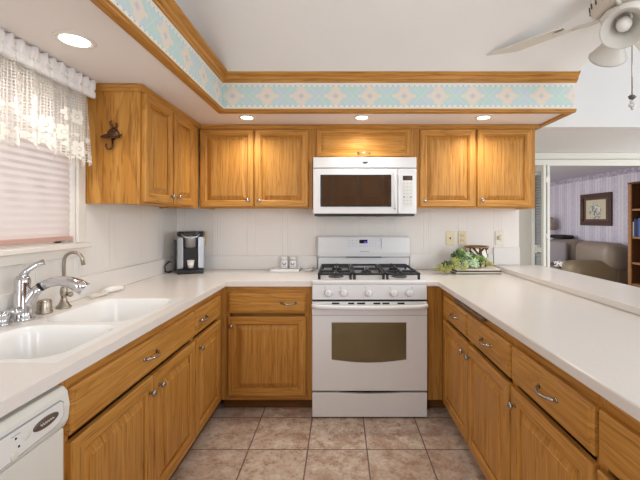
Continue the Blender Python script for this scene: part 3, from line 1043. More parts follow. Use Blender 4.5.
# small crown strips along the cabinet tops
def strip(name, pts, m, x=None, axis='x', a=0, c=1):
    b = MB(); b.prism(pts, axis, a, c); return struct(b.build(name, m))
crown_prof = lambda s_, base: [(base, SOF - CR), (base + s_ * 0.006, SOF - CR), (base + s_ * 0.010, SOF - CR + 0.008), (base + s_ * 0.020, SOF - 0.010), (base + s_ * 0.020, SOF - 0.0015), (base, SOF - 0.0015)]
strip('trim_5', crown_prof(-1, UY - 0.001), oak_h, axis='x', a=-1.034, c=1.461)
b = MB(); b.prism(crown_prof(1, -1.054), 'y', 1.905, UY - 0.001); struct(b.build('trim_5', oak_y))
b = MB(); b.prism(crown_prof(-1, 1.924), 'x', XL + 0.02, -1.054); struct(b.build('trim_5', oak_h))
b = MB(); b.prism(crown_prof(1, 1.462), 'y', UY - 0.02, YB - 0.001); struct(b.build('trim_5', oak_y))
# scribe strip on the cabinet end by the window
strip('trim_6', [(1.915, UZ0), (1.924, UZ0), (1.924, SOF - CR - 0.001), (1.915, SOF - CR - 0.001)], oak_v, axis='x', a=XL + 0.001, c=XL + 0.02)

# ------------------------------------------------------------------ countertops
def slab(name, xs, ys, inside, z0, z1, bev=0.005):
    bm = bmesh.new()
    vt, vb = {}, {}
    def V(d, i, j, z):
        if (i, j) not in d: d[i, j] = bm.verts.new((xs[i], ys[j], z))
        return d[i, j]
    cells = {(i, j) for i in range(len(xs) - 1) for j in range(len(ys) - 1) if inside((xs[i] + xs[i + 1]) / 2, (ys[j] + ys[j + 1]) / 2)}
    for (i, j) in cells:
        bm.faces.new([V(vt, a, c, z1) for a, c in ((i, j), (i + 1, j), (i + 1, j + 1), (i, j + 1))])
        bm.faces.new([V(vb, a, c, z0) for a, c in ((i, j), (i, j + 1), (i + 1, j + 1), (i + 1, j))])
        for di, dj, e in ((-1, 0, ((i, j + 1), (i, j))), (1, 0, ((i + 1, j), (i + 1, j + 1))), (0, -1, ((i, j), (i + 1, j))), (0, 1, ((i + 1, j + 1), (i, j + 1)))):
            if (i + di, j + dj) not in cells:
                (a, c) = e
                bm.faces.new((V(vb, *a, z0), V(vb, *c, z0), V(vt, *c, z1), V(vt, *a, z1)))
    bmesh.ops.recalc_face_normals(bm, faces=bm.faces[:])
    me = bpy.data.meshes.new(name); bm.to_mesh(me); bm.free(); me.materials.append(counter_mat)
    o = bpy.data.objects.new(name, me); COL.objects.link(o)
    return bevel_mod(o, bev, 2, 40) if bev else o

SX0, SX1, SY0, SY1 = -1.235, -0.806, 1.035, 1.895       # sink unit
XW = XL + 0.002
ct = slab('countertop', [XW, SX0, SX1, -0.752, -0.184], [-0.6, SY0, SY1, 2.402, YB - 0.002],
          lambda x, y: (x < -0.752 or y > 2.402) and not (SX0 < x < SX1 and SY0 < y < SY1), CZ - CT, CZ, 0.0)
tag(ct, 'L-shaped off-white countertop with the sink, left of the range', 'countertop')
b = MB()
b.box(XW, XW + 0.014, -0.6, YB - 0.017, CZ + 0.0005, CZ + 0.110, 0.003)
b.box(XW, -0.186, YB - 0.016, YB - 0.002, CZ + 0.0005, CZ + 0.110, 0.003)
b.build('backsplash', counter_mat, ct)
b = MB(); b.box(-0.7519, -0.7505, -0.6, 2.40, CZ - CT + 0.001, CZ - 0.002); b.build('front_edge', counter_mat, ct)
cr = slab('countertop', [0.570, 0.646, 1.259], [-0.6, 2.402, YB - 0.002], lambda x, y: x > 0.646 or y > 2.402, CZ - CT, CZ)
tag(cr, 'long off-white peninsula countertop, right of the range', 'countertop')
b = MB()
b.box(0.572, 1.255, YB - 0.016, YB - 0.002, CZ + 0.0005, CZ + 0.125, 0.003)
b.build('backsplash', counter_mat, cr)
# raised breakfast ledge behind the peninsula
t = thing('breakfast_ledge', 'raised off-white ledge along the back of the peninsula counter', 'ledge', (1.45, 1.2, 0))
b = MB(); b.box(1.2605 - 1.45, 1.642 - 1.45, -1.8, 1.808, CZ + 0.0005, CZ + 0.035, 0.004); b.build('ledge_top', counter_mat, t)
b = MB(); b.box(1.2607 - 1.45, 1.2607 - 1.45 + 0.10, -1.8, 1.80, 0.0, CZ); b.build('knee_wall', white_wall, t)
b = MB(); b.box(1.262 - 1.45, 1.475 - 1.45, YB - 1.2 - 0.016, YB - 1.2 - 0.002, CZ + 0.0365, 1.055, 0.003); b.build('backsplash', counter_mat, t)

# ------------------------------------------------------------------ sink
sk = thing('kitchen_sink', 'white double-bowl moulded sink set in the left counter', 'sink', ((SX0 + SX1) / 2, (SY0 + SY1) / 2, CZ))
def sink():
    ox, oy = (SX0 + SX1) / 2, (SY0 + SY1) / 2
    def rrect(x0, x1, y0, y1, r, z, n=5):
        pts = []
        for cx, cy, a0 in ((x1 - r, y1 - r, 0), (x0 + r, y1 - r, 90), (x0 + r, y0 + r, 180), (x1 - r, y0 + r, 270)):
            for k in range(n + 1):
                a = math.radians(a0 + 90 * k / n)
                pts.append((cx + r * math.cos(a) - ox, cy + r * math.sin(a) - oy, z - CZ))
        return pts
    def basin(x0, x1, y0, y1, ox0, ox1, oy0, oy1, depth, name):
        bm = bmesh.new()
        n = 5
        loops = []
        spec = [(None, 0.0004), (-0.004, 0.0012), (0, 0.0010), (0.004, -0.001), (0.010, -0.008), (0.016, -0.03), (0.026, -depth + 0.035), (0.036, -depth + 0.012), (0.060, -depth), (0.13, -depth - 0.004)]
        for ins, dz in spec:
            if ins is None:
                pts = rrect(ox0 - 0.004, ox1 + 0.004, oy0 - (0.004 if oy0 < 1.2 else 0), oy1 + (0.004 if oy1 > 1.6 else 0), 0.002, CZ + dz, n)
            else:
                pts = rrect(x0 + ins, x1 - ins, y0 + ins, y1 - ins, max(0.075 - ins * 0.35, 0.02), CZ + dz, n)
            loops.append([bm.verts.new(p) for p in pts])
        N = len(loops[0])
        for a, c in zip(loops[:-1], loops[1:]):
            for j in range(N):
                f = bm.faces.new((a[j], a[(j + 1) % N], c[(j + 1) % N], c[j])); f.smooth = True
        f = bm.faces.new(loops[-1]); f.smooth = True
        bmesh.ops.recalc_face_normals(bm, faces=bm.faces[:])
        me = bpy.data.meshes.new(name); bm.to_mesh(me); bm.free(); me.materials.append(sink_white)
        o = bpy.data.objects.new(name, me); COL.objects.link(o); o.parent = sk
        # basin normals should face up
        if me.polygons[-1].normal.z < 0: me.flip_normals()
        return o
    div = 1.425
    basin(SX0 + 0.03, SX1 - 0.030, div + 0.022, SY1 - 0.025, SX0, SX1, div, SY1, 0.15, 'basin')
    basin(SX0 + 0.03, SX1 - 0.030, SY0 + 0.025, div - 0.022, SX0, SX1, SY0, div, 0.17, 'basin')
    b = MB()
    for y in (1.66, 1.235):
        b = MB()
        b.lathe([(0.0, 0.001), (0.030, 0.0015), (0.040, 0.004), (0.043, 0.0), (0, 0)], (0.0, y - oy, -0.153 if y > 1.3 else -0.173), (0, 0, 1), 20)
        b.build('drain', nickel, sk)
sink()

# ------------------------------------------------------------------ faucet set on the sink deck
def at_counter(px, py, z=CZ):
    Y = 365 * (1.28 - z) / (py - 220)
    return ((px - 340) * Y / 365, Y, z)
t = thing('kitchen_faucet', 'tall chrome single-lever faucet with arched pull-out spout', 'faucet', (-1.283, 1.475, CZ + 0.0006))
b = MB(); b.lathe([(0, 0), (0.039, 0), (0.039, 0.007), (0.034, 0.014), (0.032, 0.03), (0.029, 0.09), (0.026, 0.135), (0.028, 0.150), (0.027, 0.164), (0.019, 0.178), (0.0, 0.183)], n=24)
b.build('body', chrome, t)
b = MB()
b.tube([(0.0, 0, 0.030), (0.014, 0.004, 0.072), (0.034, 0.012, 0.106), (0.058, 0.018, 0.130)], [0.024, 0.023, 0.021, 0.019], 16)
b.build('spout', chrome, t)
b = MB()
b.tube([(0.058, 0.018, 0.130), (0.088, 0.026, 0.146), (0.125, 0.034, 0.152), (0.162, 0.042, 0.145), (0.192, 0.048, 0.130), (0.215, 0.053, 0.112)], [0.0185, 0.0185, 0.020, 0.024, 0.0275, 0.0285], 16)
b.build('spray_head', chrome, t)
b = MB(); b.tube([(0.056, 0.0175, 0.1285), (0.061, 0.019, 0.1315)], 0.0192, 16); b.build('seam_ring', black_plastic, t)
b = MB(); b.tube([(0.0, 0.0, 0.176), (0.012, 0.012, 0.200), (0.03, 0.03, 0.219), (0.047, 0.05, 0.228)], [0.015, 0.011, 0.0105, 0.013], 12)
b.build('lever', chrome, t)
t = thing('water_dispenser', 'slim brushed-nickel gooseneck water tap beside the sink', 'tap', (-1.268, 1.676, CZ + 0.0006))
b = MB(); b.lathe([(0, 0), (0.030, 0), (0.031, 0.005), (0.022, 0.016), (0.013, 0.035), (0.012, 0.05), (0.016, 0.07), (0.014, 0.088), (0.009, 0.10), (0.009, 0.115), (0, 0.115)], n=20); b.build('base', nickel, t)
b = MB()
pts = [(0, 0, 0.11), (0, 0, 0.20)]
for i in range(1, 10):
    a = PI - PI * i / 10 * 0.95
    pts.append((0.042 + 0.042 * math.cos(a), 0.006 * i / 10, 0.213 + 0.042 * math.sin(a)))
pts.append((0.0855, 0.006, 0.196))
b.tube(pts, [0.0075] * (len(pts) - 2) + [0.0075, 0.0085], 12); b.build('gooseneck', nickel, t)
b = MB(); b.lathe([(0, 0), (0.006, 0), (0.006, 0.012), (0.012, 0.016), (0.013, 0.024), (0.008, 0.03), (0, 0.03)], (0.008, 0.004, 0.06), (0.9, -0.1, 0.1), 14); b.build('lever_knob', nickel, t)
t = thing('air_gap_cap', 'short brushed-nickel air gap cap between the two taps', 'air gap', (-1.283, 1.585, CZ + 0.0006))
b = MB(); b.lathe([(0, 0), (0.029, 0), (0.030, 0.006), (0.0265, 0.010), (0.0265, 0.018), (0.0265, 0.05), (0.022, 0.057), (0, 0.058)], n=20); b.build('cap', nickel, t)
t = thing('soap_dispenser', 'small chrome soap dispenser left of the tall faucet', 'soap dispenser', (-1.290, 1.395, CZ + 0.0006))
b = MB(); b.lathe([(0, 0), (0.026, 0), (0.026, 0.008), (0.020, 0.014), (0.018, 0.028), (0.022, 0.036), (0.022, 0.048), (0.012, 0.054), (0, 0.055)], n=20); b.build('pump', chrome, t)
b = MB(); b.tube([(0, 0, 0.045), (0.03, 0.012, 0.052), (0.058, 0.02, 0.046)], [0.011, 0.011, 0.013], 12); b.build('nozzle', chrome, t)
t = thing('dish_brush', 'white dish brush with a looped handle lying by the backsplash', 'brush', (-1.285, 1.972, CZ + 0.0006))
t.scale = (1.25, 0.95, 1.35)
b = MB(); b.tube([(0.012, -0.005, 0.014), (0.016, 0.05, 0.016), (0.026, 0.10, 0.014), (0.034, 0.135, 0.012)], [0.013, 0.016, 0.015, 0.010], 12, flat=0.8); b.build('brush_head', plain('brush_white', (238, 234, 228), 0.4), t)
b = MB()
lp = [(0.012 + 0.016 * math.sin(2 * PI * i / 20) + 0.006 * math.cos(2 * PI * i / 20), -0.055 + 0.05 * math.cos(2 * PI * i / 20), 0.008) for i in range(21)]
b.tube(lp, 0.0055, 8, caps=False); b.build('loop_handle', plain('brush_handle', (222, 214, 200), 0.4), t)
b = MB(); b.ball((0.013, 0.002, 0.013), 0.011, 1, (1, 0.8, 0.9)); b.build('joint', plain('brush_grey', (176, 174, 172), 0.4), t)

# ------------------------------------------------------------------ dishwasher
DWX, DW0, DWW = -0.762, 0.404, 0.602
t = thing('dishwasher', 'white dishwasher with an oval badge at the lower left', 'dishwasher', (DWX, DW0, 0), R90)
b = MB(); b.box(0.004, DWW - 0.004, 0.02, 0.56, 0.09, 0.828); b.build('tub', dw_white, t)
b = MB(); b.box(0.002, DWW - 0.002, -0.004, 0.022, 0.10, 0.712, 0.006, 3); b.build('front_panel', dw_white, t)
b = MB(); b.prism([(0.03, 0.716), (-0.006, 0.716), (-0.016, 0.735), (-0.020, 0.775), (-0.014, 0.812), (-0.002, 0.826), (0.03, 0.826)], 'x', 0.001, DWW - 0.001)
c = bevel_mod(b.build('control_console', dw_white, t), 0.004, 2, 25)
b = MB()
ol = [(0.046, 0.8005), (0.567, 0.8005), (0.5765, 0.7915), (0.5765, 0.757), (0.562, 0.7435)] + [(0.562 - 0.02 - 0.494 * i / 10, 0.7395 - 0.016 * math.sin(PI / 2 * i / 10)) for i in range(11)]
b.prism(ol, 'y', -0.0206, -0.0165); b.build('panel_outline', key_grey, c)
b = MB()
pt = [(0.05, 0.798), (0.565, 0.798), (0.574, 0.79), (0.574, 0.758), (0.560, 0.746)] + [(0.56 - 0.02 - 0.49 * i / 10, 0.742 - 0.016 * math.sin(PI / 2 * i / 10)) for i in range(11)]
b.prism(pt, 'y', -0.0212, -0.0165); b.build('keypad_panel', plain('keypad_white', (230, 229, 226), 0.3), c)
b = MB(); b.lathe([(0, 0.003), (0.9, 0.003), (1.0, 0.0015), (1.0, 0), (0, 0)], (0, 0, 0), (0, -1, 0), 28)
o = b.build('badge', badge_brown, c); o.location = (0.516, -0.0213, 0.772); o.scale = (0.040, 1, 0.0135); o['label'] = 'dark oval badge with pale script'
b = MB()
sc_ = [(-0.6 + 1.2 * i / 30, -0.0035, 0.30 * math.sin(i * 1.25) * (1 - 0.4 * i / 30)) for i in range(31)]
bb = [(0.516 + p[0] * 0.036, -0.0213 - 0.0035, 0.772 + p[2] * 0.013) for p in sc_]
b.tube(bb, 0.0008, 6); b.build('badge_script', keypad_ivory, c)
def disc(name, x, z, r, h, m):
    b = MB(); b.lathe([(r, 0), (r, h * 0.7), (r * 0.85, h), (0, h), (0, 0)], (x, -0.0213, z), (0, -1, 0), 16); return b.build(name, m, c)
for i in range(6):
    x = 0.43 - 0.058 * i
    disc('indicator', x, 0.780, 0.0028, 0.0008, display_black)
    disc('indicator', x + 0.008, 0.758, 0.0028, 0.0008, display_black)
    disc('button', x - 0.004, 0.742, 0.0095, 0.0016, keypad_ivory)
    b = MB(); b.box(x - 0.012, x + 0.012, -0.0217, -0.0213, 0.787, 0.789); b.build('key_print', key_grey, c)
disc('button', 0.459, 0.772, 0.0105, 0.002, keypad_ivory)
b = MB(); b.box(0.01, DWW - 0.01, 0.06, 0.075, 0.0005, 0.088); b.build('toe_panel', dw_white, t)

# ------------------------------------------------------------------ range
RX, RW, RY = -0.182, 0.747, 2.372
t = thing('gas_range', 'white freestanding gas range with five knobs between the cabinets', 'range', (RX, RY, 0))
CTZ = 0.888
b = MB(); b.box(0.004, RW - 0.004, 0.03, 0.615, 0.03, 0.862); b.build('body', white_enamel, t)
for x in (0.05, RW - 0.05):
    for y in (0.07, 0.57):
        b = MB(); b.lathe([(0, 0), (0.016, 0), (0.016, 0.006), (0.008, 0.008), (0.008, 0.031), (0, 0.031)], (x, y, 0.0), n=12); b.build('foot', black_plastic, t)
# cooktop with a shallow recess
b = MB()
b.box(0.0, RW, -0.012, 0.575, 0.863, CTZ, 0.007, 3)
b.build('cooktop', white_enamel, t)
# control panel (front, slightly raked)
b = MB(); b.prism([(0.028, 0.765), (-0.012, 0.765), (-0.004, 0.862), (0.028, 0.862)], 'x', 0.002, RW - 0.002)
cp = bevel_mod(b.build('control_panel', white_enamel, t), 0.003)
for i, px in enumerate((328.4, 344, 368.9, 393.5, 409)):
    x = (px - 312) / 115 * RW
    b = MB(); b.lathe([(0, 0.030), (0.018, 0.030), (0.0215, 0.026), (0.023, 0.006), (0.026, 0.0), (0, 0)], (x, -0.0082, 0.808), (0, -1, 0.08), 22)
    k = b.build('knob', white_enamel, cp)
    b = MB(); b.box(x - 0.003, x + 0.003, -0.046, -0.036, 0.794, 0.830, 0.002); b.build('grip', white_enamel, k)
b = MB()
for px in (325, 340.5, 365.5, 390, 412):
    x = (px - 312) / 115 * RW
    for dz in (0.0, 0.006): b.box(x - 0.006, x + 0.002, -0.0085, -0.006, 0.836 + dz, 0.839 + dz)
b.build('knob_print', key_grey, cp)
# oven door
b = MB(); b.box(0.002, RW - 0.002, -0.022, 0.028, 0.178, 0.752, 0.006, 3)
od = b.build('oven_door', white_enamel, t)
px2x = lambda px: (px - 312) / 115 * RW
zpy = lambda py, Y=2.35: 1.28 - (py - 220) * Y / 365
x0, x1 = px2x(331.7), px2x(405.7)
zt, zb = zpy(322.4), zpy(359.4)
pts = [(x0, zt), (x0, zb)] + [(x0 + (x1 - x0) * i / 12, zb - 0.020 * math.sin(PI * i / 12)) for i in range(1, 12)] + [(x1, zb), (x1, zt)]
b = MB(); b.prism(pts, 'y', -0.0238, -0.0215); b.build('oven_window', oven_glass, od)
b = MB()
hz = zpy(306.5, 2.33)
hp = [(0.012, -0.023, hz + 0.004), (0.014, -0.045, hz + 0.002), (0.05, -0.058, hz)] + [(0.05 + (RW - 0.10) * i / 8, -0.060, hz - 0.006 * math.sin(PI * i / 8)) for i in range(1, 8)] + [(RW - 0.05, -0.058, hz), (RW - 0.014, -0.045, hz + 0.002), (RW - 0.012, -0.023, hz + 0.004)]
b.tube(hp, [0.015] * len(hp), 14); b.build('oven_handle', white_enamel, od)
for a, c in ((332, 339.5), (348, 354), (357, 365), (373, 380), (382, 389), (397, 404)):
    b = MB(); b.box(px2x(a), px2x(c), -0.0225, -0.0215, zpy(304.3), zpy(302.6)); b.build('vent_slot', black_gap, od)
b = MB(); b.box(0.004, RW - 0.004, -0.0225, -0.0215, zpy(315.6), zpy(315.0)); b.build('seam_line', key_grey, od)
b = MB(); b.box(0.006, RW - 0.006, 0.002, 0.029, 0.752, 0.7645); b.build('door_gap', black_gap, t)
# storage drawer with a scooped finger pull
b = MB()
pts = [(0.003, 0.010), (RW - 0.003, 0.010), (RW - 0.003, 0.166)] + [(RW - 0.16 - (RW - 0.32) * i / 12, 0.166 - 0.008 * math.sin(PI * i / 12)) for i in range(13)] + [(0.003, 0.166)]
b.prism(pts, 'y', -0.020, 0.028)
bevel_mod(b.build('storage_drawer', white_enamel, t), 0.003)
b = MB(); b.box(0.006, RW - 0.006, 0.000, 0.029, 0.158, 0.1795); b.build('drawer_gap', black_gap, t)
# backguard
BGY = 0.565
b = MB()
b.prism([(BGY + 0.022, CTZ - 0.02), (BGY + 0.022, 0.975), (BGY, 0.985), (BGY - 0.006, 1.02), (BGY + 0.004, 1.138), (BGY + 0.014, 1.150), (0.615, 1.150), (0.615, CTZ - 0.02)], 'x', 0.004, RW - 0.004)
bgd = bevel_mod(b.build('backguard', white_enamel, t), 0.004)
def on_bg(z): return BGY - 0.006 + 0.010 * (z - 1.02) / 0.118
kx0, kx1 = 0.238, 0.512
zk = lambda py: 1.28 - (py - 220) * 2.93 / 365
b = MB(); b.prism([(on_bg(1.040) - 0.0015, 1.046), (on_bg(1.13) - 0.0015, 1.130), (on_bg(1.13) + 0.002, 1.130), (on_bg(1.04) + 0.002, 1.046)], 'x', kx0, kx1)
kp = b.build('keypad', plain('keypad_pale', (222, 222, 227), 0.3), bgd)
b = MB(); b.prism([(on_bg(1.088) - 0.003, 1.092), (on_bg(1.116) - 0.003, 1.121), (on_bg(1.11), 1.121), (on_bg(1.09), 1.092)], 'x', 0.338, 0.403); b.build('clock_display', display_black, bgd)
b = MB(); b.prism([(on_bg(1.096) - 0.0036, 1.096), (on_bg(1.106) - 0.0036, 1.107), (on_bg(1.106) - 0.002, 1.107), (on_bg(1.096) - 0.002, 1.096)], 'x', 0.374, 0.400); b.build('clock_digits', clock_blue, bgd)
b = MB()
for i in range(3):
    for j in range(3):
        x = 0.256 + i * 0.028; z = 1.114 - j * 0.022
        b.box(x - 0.004, x + 0.004, on_bg(z) - 0.0026, on_bg(z) - 0.001, z - 0.0018, z + 0.0018)
for i in range(4):
    for j in range(3):
        if i == 3 and j == 1: continue
        x = 0.424 + i * 0.022; z = 1.112 - j * 0.021
        b.box(x - 0.0035, x + 0.0035, on_bg(z) - 0.0026, on_bg(z) - 0.001, z - 0.0018, z + 0.0018)
for i in range(5):
    x = 0.342 + i * 0.014
    b.box(x - 0.004, x + 0.004, on_bg(1.07) - 0.0026, on_bg(1.07) - 0.001, 1.0685, 1.0725)
b.build('key_print', key_grey, bgd)
b = MB(); b.box(kx1 - 0.002, kx1 + 0.004, on_bg(1.09) - 0.004, on_bg(1.09), 1.046, 1.130); b.build('keypad_edge', key_grey, bgd)
b = MB()
for i in range(8):
    x = 0.340 + i * 0.0095
    b.box(x, x + 0.0068, on_bg(1.028) - 0.0012, on_bg(1.028) + 0.002, 1.024, 1.031)
b.build('maker_mark', key_grey, bgd)
b = MB(); b.box(0.235, 0.515, BGY - 0.003, BGY + 0.02, 0.979, 0.9845); b.build('vent_slit', black_gap, bgd)
# burners and grates
bx = [(0.155, 0.15), (0.155, 0.42), (0.3735, 0.285), (0.592, 0.15), (0.592, 0.42)]
for i, (x, y) in enumerate(bx):
    b = MB(); b.lathe([(0, 0), (0.055, 0), (0.052, 0.006), (0.040, 0.010), (0.040, 0.014), (0, 0.014)], (x, y, CTZ), n=22)
    br = b.build('burner', burner_grey, t)
    b = MB(); b.lathe([(0, 0.014), (0.036, 0.014), (0.037, 0.020), (0.032, 0.024), (0, 0.025)], (x, y, CTZ), n=22); b.build('burner_cap', cast_iron, br)
def grate(x0, x1, y0, y1, cs):
    b = MB()
    z0, z1 = CTZ + 0.028, CTZ + 0.042
    r = 0.008
    b.box(x0, x1, y0, y0 + 0.015, z0, z1, 0.003); b.box(x0, x1, y1 - 0.015, y1, z0, z1, 0.003)
    b.box(x0, x0 + 0.015, y0, y1, z0, z1, 0.003); b.box(x1 - 0.015, x1, y0, y1, z0, z1, 0.003)
    ym = (y0 + y1) / 2
    for (cx, cy) in cs:
        for a in range(4):
            dx, dy = ((1, 0), (-1, 0), (0, 1), (0, -1))[a]
            ex = min(max(cx + dx * 0.3, x0 + 0.005), x1 - 0.005); ey = min(max(cy + dy * 0.12, y0 + 0.005), y1 - 0.005)
            if abs(ey - ym) < 0.3 and dy and (ey - ym) * (cy - ym) < 0: ey = ym
            sx, sy = cx + dx * 0.016, cy + dy * 0.016
            b.box(min(sx, ex) - (0.006 if dy else 0), max(sx, ex) + (0.006 if dy else 0), min(sy, ey) - (0.006 if dx else 0), max(sy, ey) + (0.006 if dx else 0), z0, z1 + 0.004, 0.002)
    for x in (x0 + 0.01, x1 - 0.01):
        for y in (y0 + 0.01, ym, y1 - 0.01):
            b.box(x - 0.008, x + 0.008, y - 0.008, y + 0.008, CTZ, z0 + 0.002, 0.002)
    b.build('grate', cast_iron, t)
grate(0.035, 0.262, 0.03, 0.545, [(0.155, 0.15), (0.155, 0.42)])
grate(0.268, 0.479, 0.03, 0.545, [(0.3735, 0.285)])
grate(0.485, 0.712, 0.03, 0.545, [(0.592, 0.15), (0.592, 0.42)])

# ------------------------------------------------------------------ microwave
MX, MY, MW = -0.194, 2.634, 0.746
t = thing('microwave_oven', 'white over-the-range microwave oven mounted under the short cabinet', 'microwave', (MX, MY, 0))
mz = lambda py: 1.28 - (py - 220) * MY / 365
mx = lambda px: (px - 313) / 103.5 * MW
b = MB(); b.box(0.003, MW - 0.003, 0.02, 0.374, mz(213.8), mz(157.3), 0.004); b.build('case', white_enamel, t)
b = MB(); b.box(0.0, MW, -0.004, 0.02, mz(167.8), mz(157.2), 0.004, 2); b.build('vent_grille', white_enamel, t)
b = MB(); b.box(0.002, MW - 0.002, 0.004, 0.02, mz(169.2), mz(167.6)); b.build('grille_gap', key_grey, t)
b = MB(); b.box(0.0, mx(397.5), -0.006, 0.02, mz(213.8), mz(169.0), 0.005, 2); md = b.build('oven_door', white_enamel, t)
b = MB(); b.box(mx(320.3), mx(391.2), -0.0078, -0.005, mz(206.8), mz(174.8), 0.002, 1); b.build('window_frame', micro_frame, md)
b = MB(); b.box(mx(322), mx(389.5), -0.0088, -0.0075, mz(205.4), mz(176.3)); b.build('window', micro_glass, md)
b = MB()
hx = mx(394.6)
b.tube([(hx, -0.006, mz(173.5)), (hx, -0.026, mz(175)), (hx, -0.032, mz(180)), (hx, -0.034, mz(191)), (hx, -0.032, mz(202)), (hx, -0.026, mz(207)), (hx, -0.006, mz(208.5))], 0.0085, 12); b.build('handle', white_enamel, md)
b = MB(); b.box(mx(398.1), MW, -0.005, 0.02, mz(213.8), mz(169.0), 0.005, 2); cpn = b.build('control_panel', white_enamel, t)
b = MB(); b.box(mx(402.7), mx(412.3), -0.0062, -0.004, mz(180.4), mz(175.8)); b.build('display', display_brown, cpn)
b = MB(); b.box(mx(402.5), mx(412.5), -0.0058, -0.004, mz(206.6), mz(181.6)); b.build('keypad', keypad_ivory, cpn)
b = MB(); b2 = MB()
for j in range(7):
    for i in range(3):
        x = mx(403.9 + i * 3.4); z = mz(183.5 + j * 3.4)
        tgt = b2 if j in (4,) and i in (0, 2) else b
        tgt.box(x - 0.006, x + 0.006, -0.0064, -0.005, z - 0.003, z + 0.003)
b.build('key_print', plain('key_print_pale', (196, 197, 192), 0.5), cpn); b2.build('key_symbol', key_dark, cpn)
b = MB()
z = mz(162.7); xc = mx(365)
b.prism([(xc - 0.020, z + 0.008), (xc + 0.020, z + 0.008), (xc + 0.020, z - 0.004), (xc, z - 0.010), (xc - 0.020, z - 0.004)], 'y', -0.0052, -0.003)
b.build('maker_mark', key_dark, t)
b = MB(); b.box(0.008, MW - 0.012, 0.012, 0.37, mz(216.2), mz(213.9), 0.003); b.build('underside', black_plastic, t)

# ------------------------------------------------------------------ recessed lights
def recessed(label, x, y, r, power=10.5):
    t = thing('recessed_light', label, 'light', (x, y, SOF), 0, 'recessed soffit lights')
    b = MB(); b.lathe([(r, -0.0005), (r * 1.0, -0.003), (r * 0.93, -0.006), (r * 0.72, -0.004), (r * 0.72, -0.0005)], closed=True, n=32); b.build('trim_ring', plain('lamp_trim', (226, 220, 212), 0.4), t)
    b = MB(); b.lathe([(0, -0.0035), (r * 0.70, -0.003), (r * 0.70, -0.001), (0, -0.001)], n=32); b.build('lens', lamp_lens, t)
    d = bpy.data.lights.new('recessed_bulb', 'SPOT')
    d.energy = power; d.spot_size = math.radians(150); d.spot_blend = 0.9; d.shadow_soft_size = 0.05; d.color = (1, 0.95, 0.86)
    o = bpy.data.objects.new('recessed_bulb', d); COL.objects.link(o); o.parent = t; o.location = (0, 0, -0.025)
recessed('round recessed light in the soffit near the lace valance', -1.05, 1.446, 0.073, 9)
recessed('round recessed light in the soffit over the cabinet left of the microwave', -0.646, 2.535, 0.056)
recessed('round recessed light in the soffit above the microwave', 0.152, 2.535, 0.056)
recessed('round recessed light in the soffit over the cabinet right of the microwave', 0.997, 2.535, 0.056)

# ------------------------------------------------------------------ wall plates
def plate(name, label, px, py, m, kind):
    X = (px - 340) * YB / 365; Z = 1.28 - (py - 220) * YB / 365
    t = thing(name, label, 'wall plate', (X, YB - 0.0006, Z), 0, 'wall plates')
    b = MB(); b.box(-0.035, 0.035, -0.006, 0.0, -0.058, 0.058, 0.004, 2); b.build('cover_plate', m, t)
    if kind == 'jack':
        b = MB(); b.lathe([(0, 0.004), (0.006, 0.004), (0.0075, 0), (0, 0)], (0, -0.006, 0), (0, -1, 0), 14); b.build('jack', almond_dark, t)
    elif kind == 'duplex':
        for dz in (-0.021, 0.021):
            b = MB(); b.box(-0.017, 0.017, -0.009, -0.0055, dz - 0.014, dz + 0.014, 0.005, 3); s_ = b.build('socket', plain('socket_almond', (220, 206, 170), 0.35), t)
            b = MB(); b.box(-0.008, -0.005, -0.0094, -0.0088, dz - 0.004, dz + 0.006); b.box(0.005, 0.008, -0.0094, -0.0088, dz - 0.004, dz + 0.006); b.build('slot', almond_dark, s_)
    else:
        b = MB(); b.lathe([(0, 0.018), (0.013, 0.018), (0.016, 0.014), (0.017, 0), (0, 0)], (-0.006, -0.006, 0.002), (0, -1, 0), 18); b.build('dimmer_knob', plain('dimmer_ivory', (206, 196, 172), 0.35), t)
        b = MB(); b.box(0.009, 0.012, -0.008, -0.006, -0.03, 0.03); b.build('dimmer_scale', key_grey, t)
plate('phone_jack', 'almond wall plate with one dark centre jack, leftmost of three', 450.1, 238.2, almond, 'jack')
plate('wall_outlet', 'almond double outlet above the succulents', 462.3, 238.0, almond, 'duplex')
plate('dimmer_switch', 'ivory dimmer switch plate near the right end of the back wall', 499.3, 238.0, ivory_plate, 'dimmer')
plate('wall_outlet', 'almond outlet plate partly behind the coffee maker', 203.0, 238.5, almond, 'duplex')

# ------------------------------------------------------------------ hook on the cabinet end
t = thing('teacup_hook', 'antique brass teacup-shaped hook on the cabinet end panel', 'hook', (-1.195, 1.9235, 1.735))
t.scale = (0.95, 1.0, 1.05)
b = MB()
b.lathe([(0, 0.006), (0.050, 0.012), (0.052, 0.009), (0.022, 0.0), (0, 0)], (0, -0.012, -0.022), (0, -0.55, 1), 22)
b.build('saucer', brass_old, t)
b = MB(); b.lathe([(0, -0.024), (0.037, -0.024), (0.037, -0.010), (0.031, 0.008), (0.018, 0.020), (0, 0.024)], (0.002, -0.012, 0.002), (0, -0.12, 1), 20)
o = b.build('cup', brass_old, t); o.scale = (1, 0.33, 1); 
b = MB(); b.tube([(0.0, -0.006, 0.014), (-0.004, -0.008, 0.04), (-0.014, -0.008, 0.055), (-0.004, -0.008, 0.062)], [0.006, 0.006, 0.005, 0.003], 8)
b.tube([(0.002, -0.006, 0.028), (0.018, -0.008, 0.028), (0.026, -0.008, 0.042), (0.018, -0.008, 0.052)], [0.005, 0.005, 0.004, 0.003], 8); b.build('steam_scroll', brass_old, t)
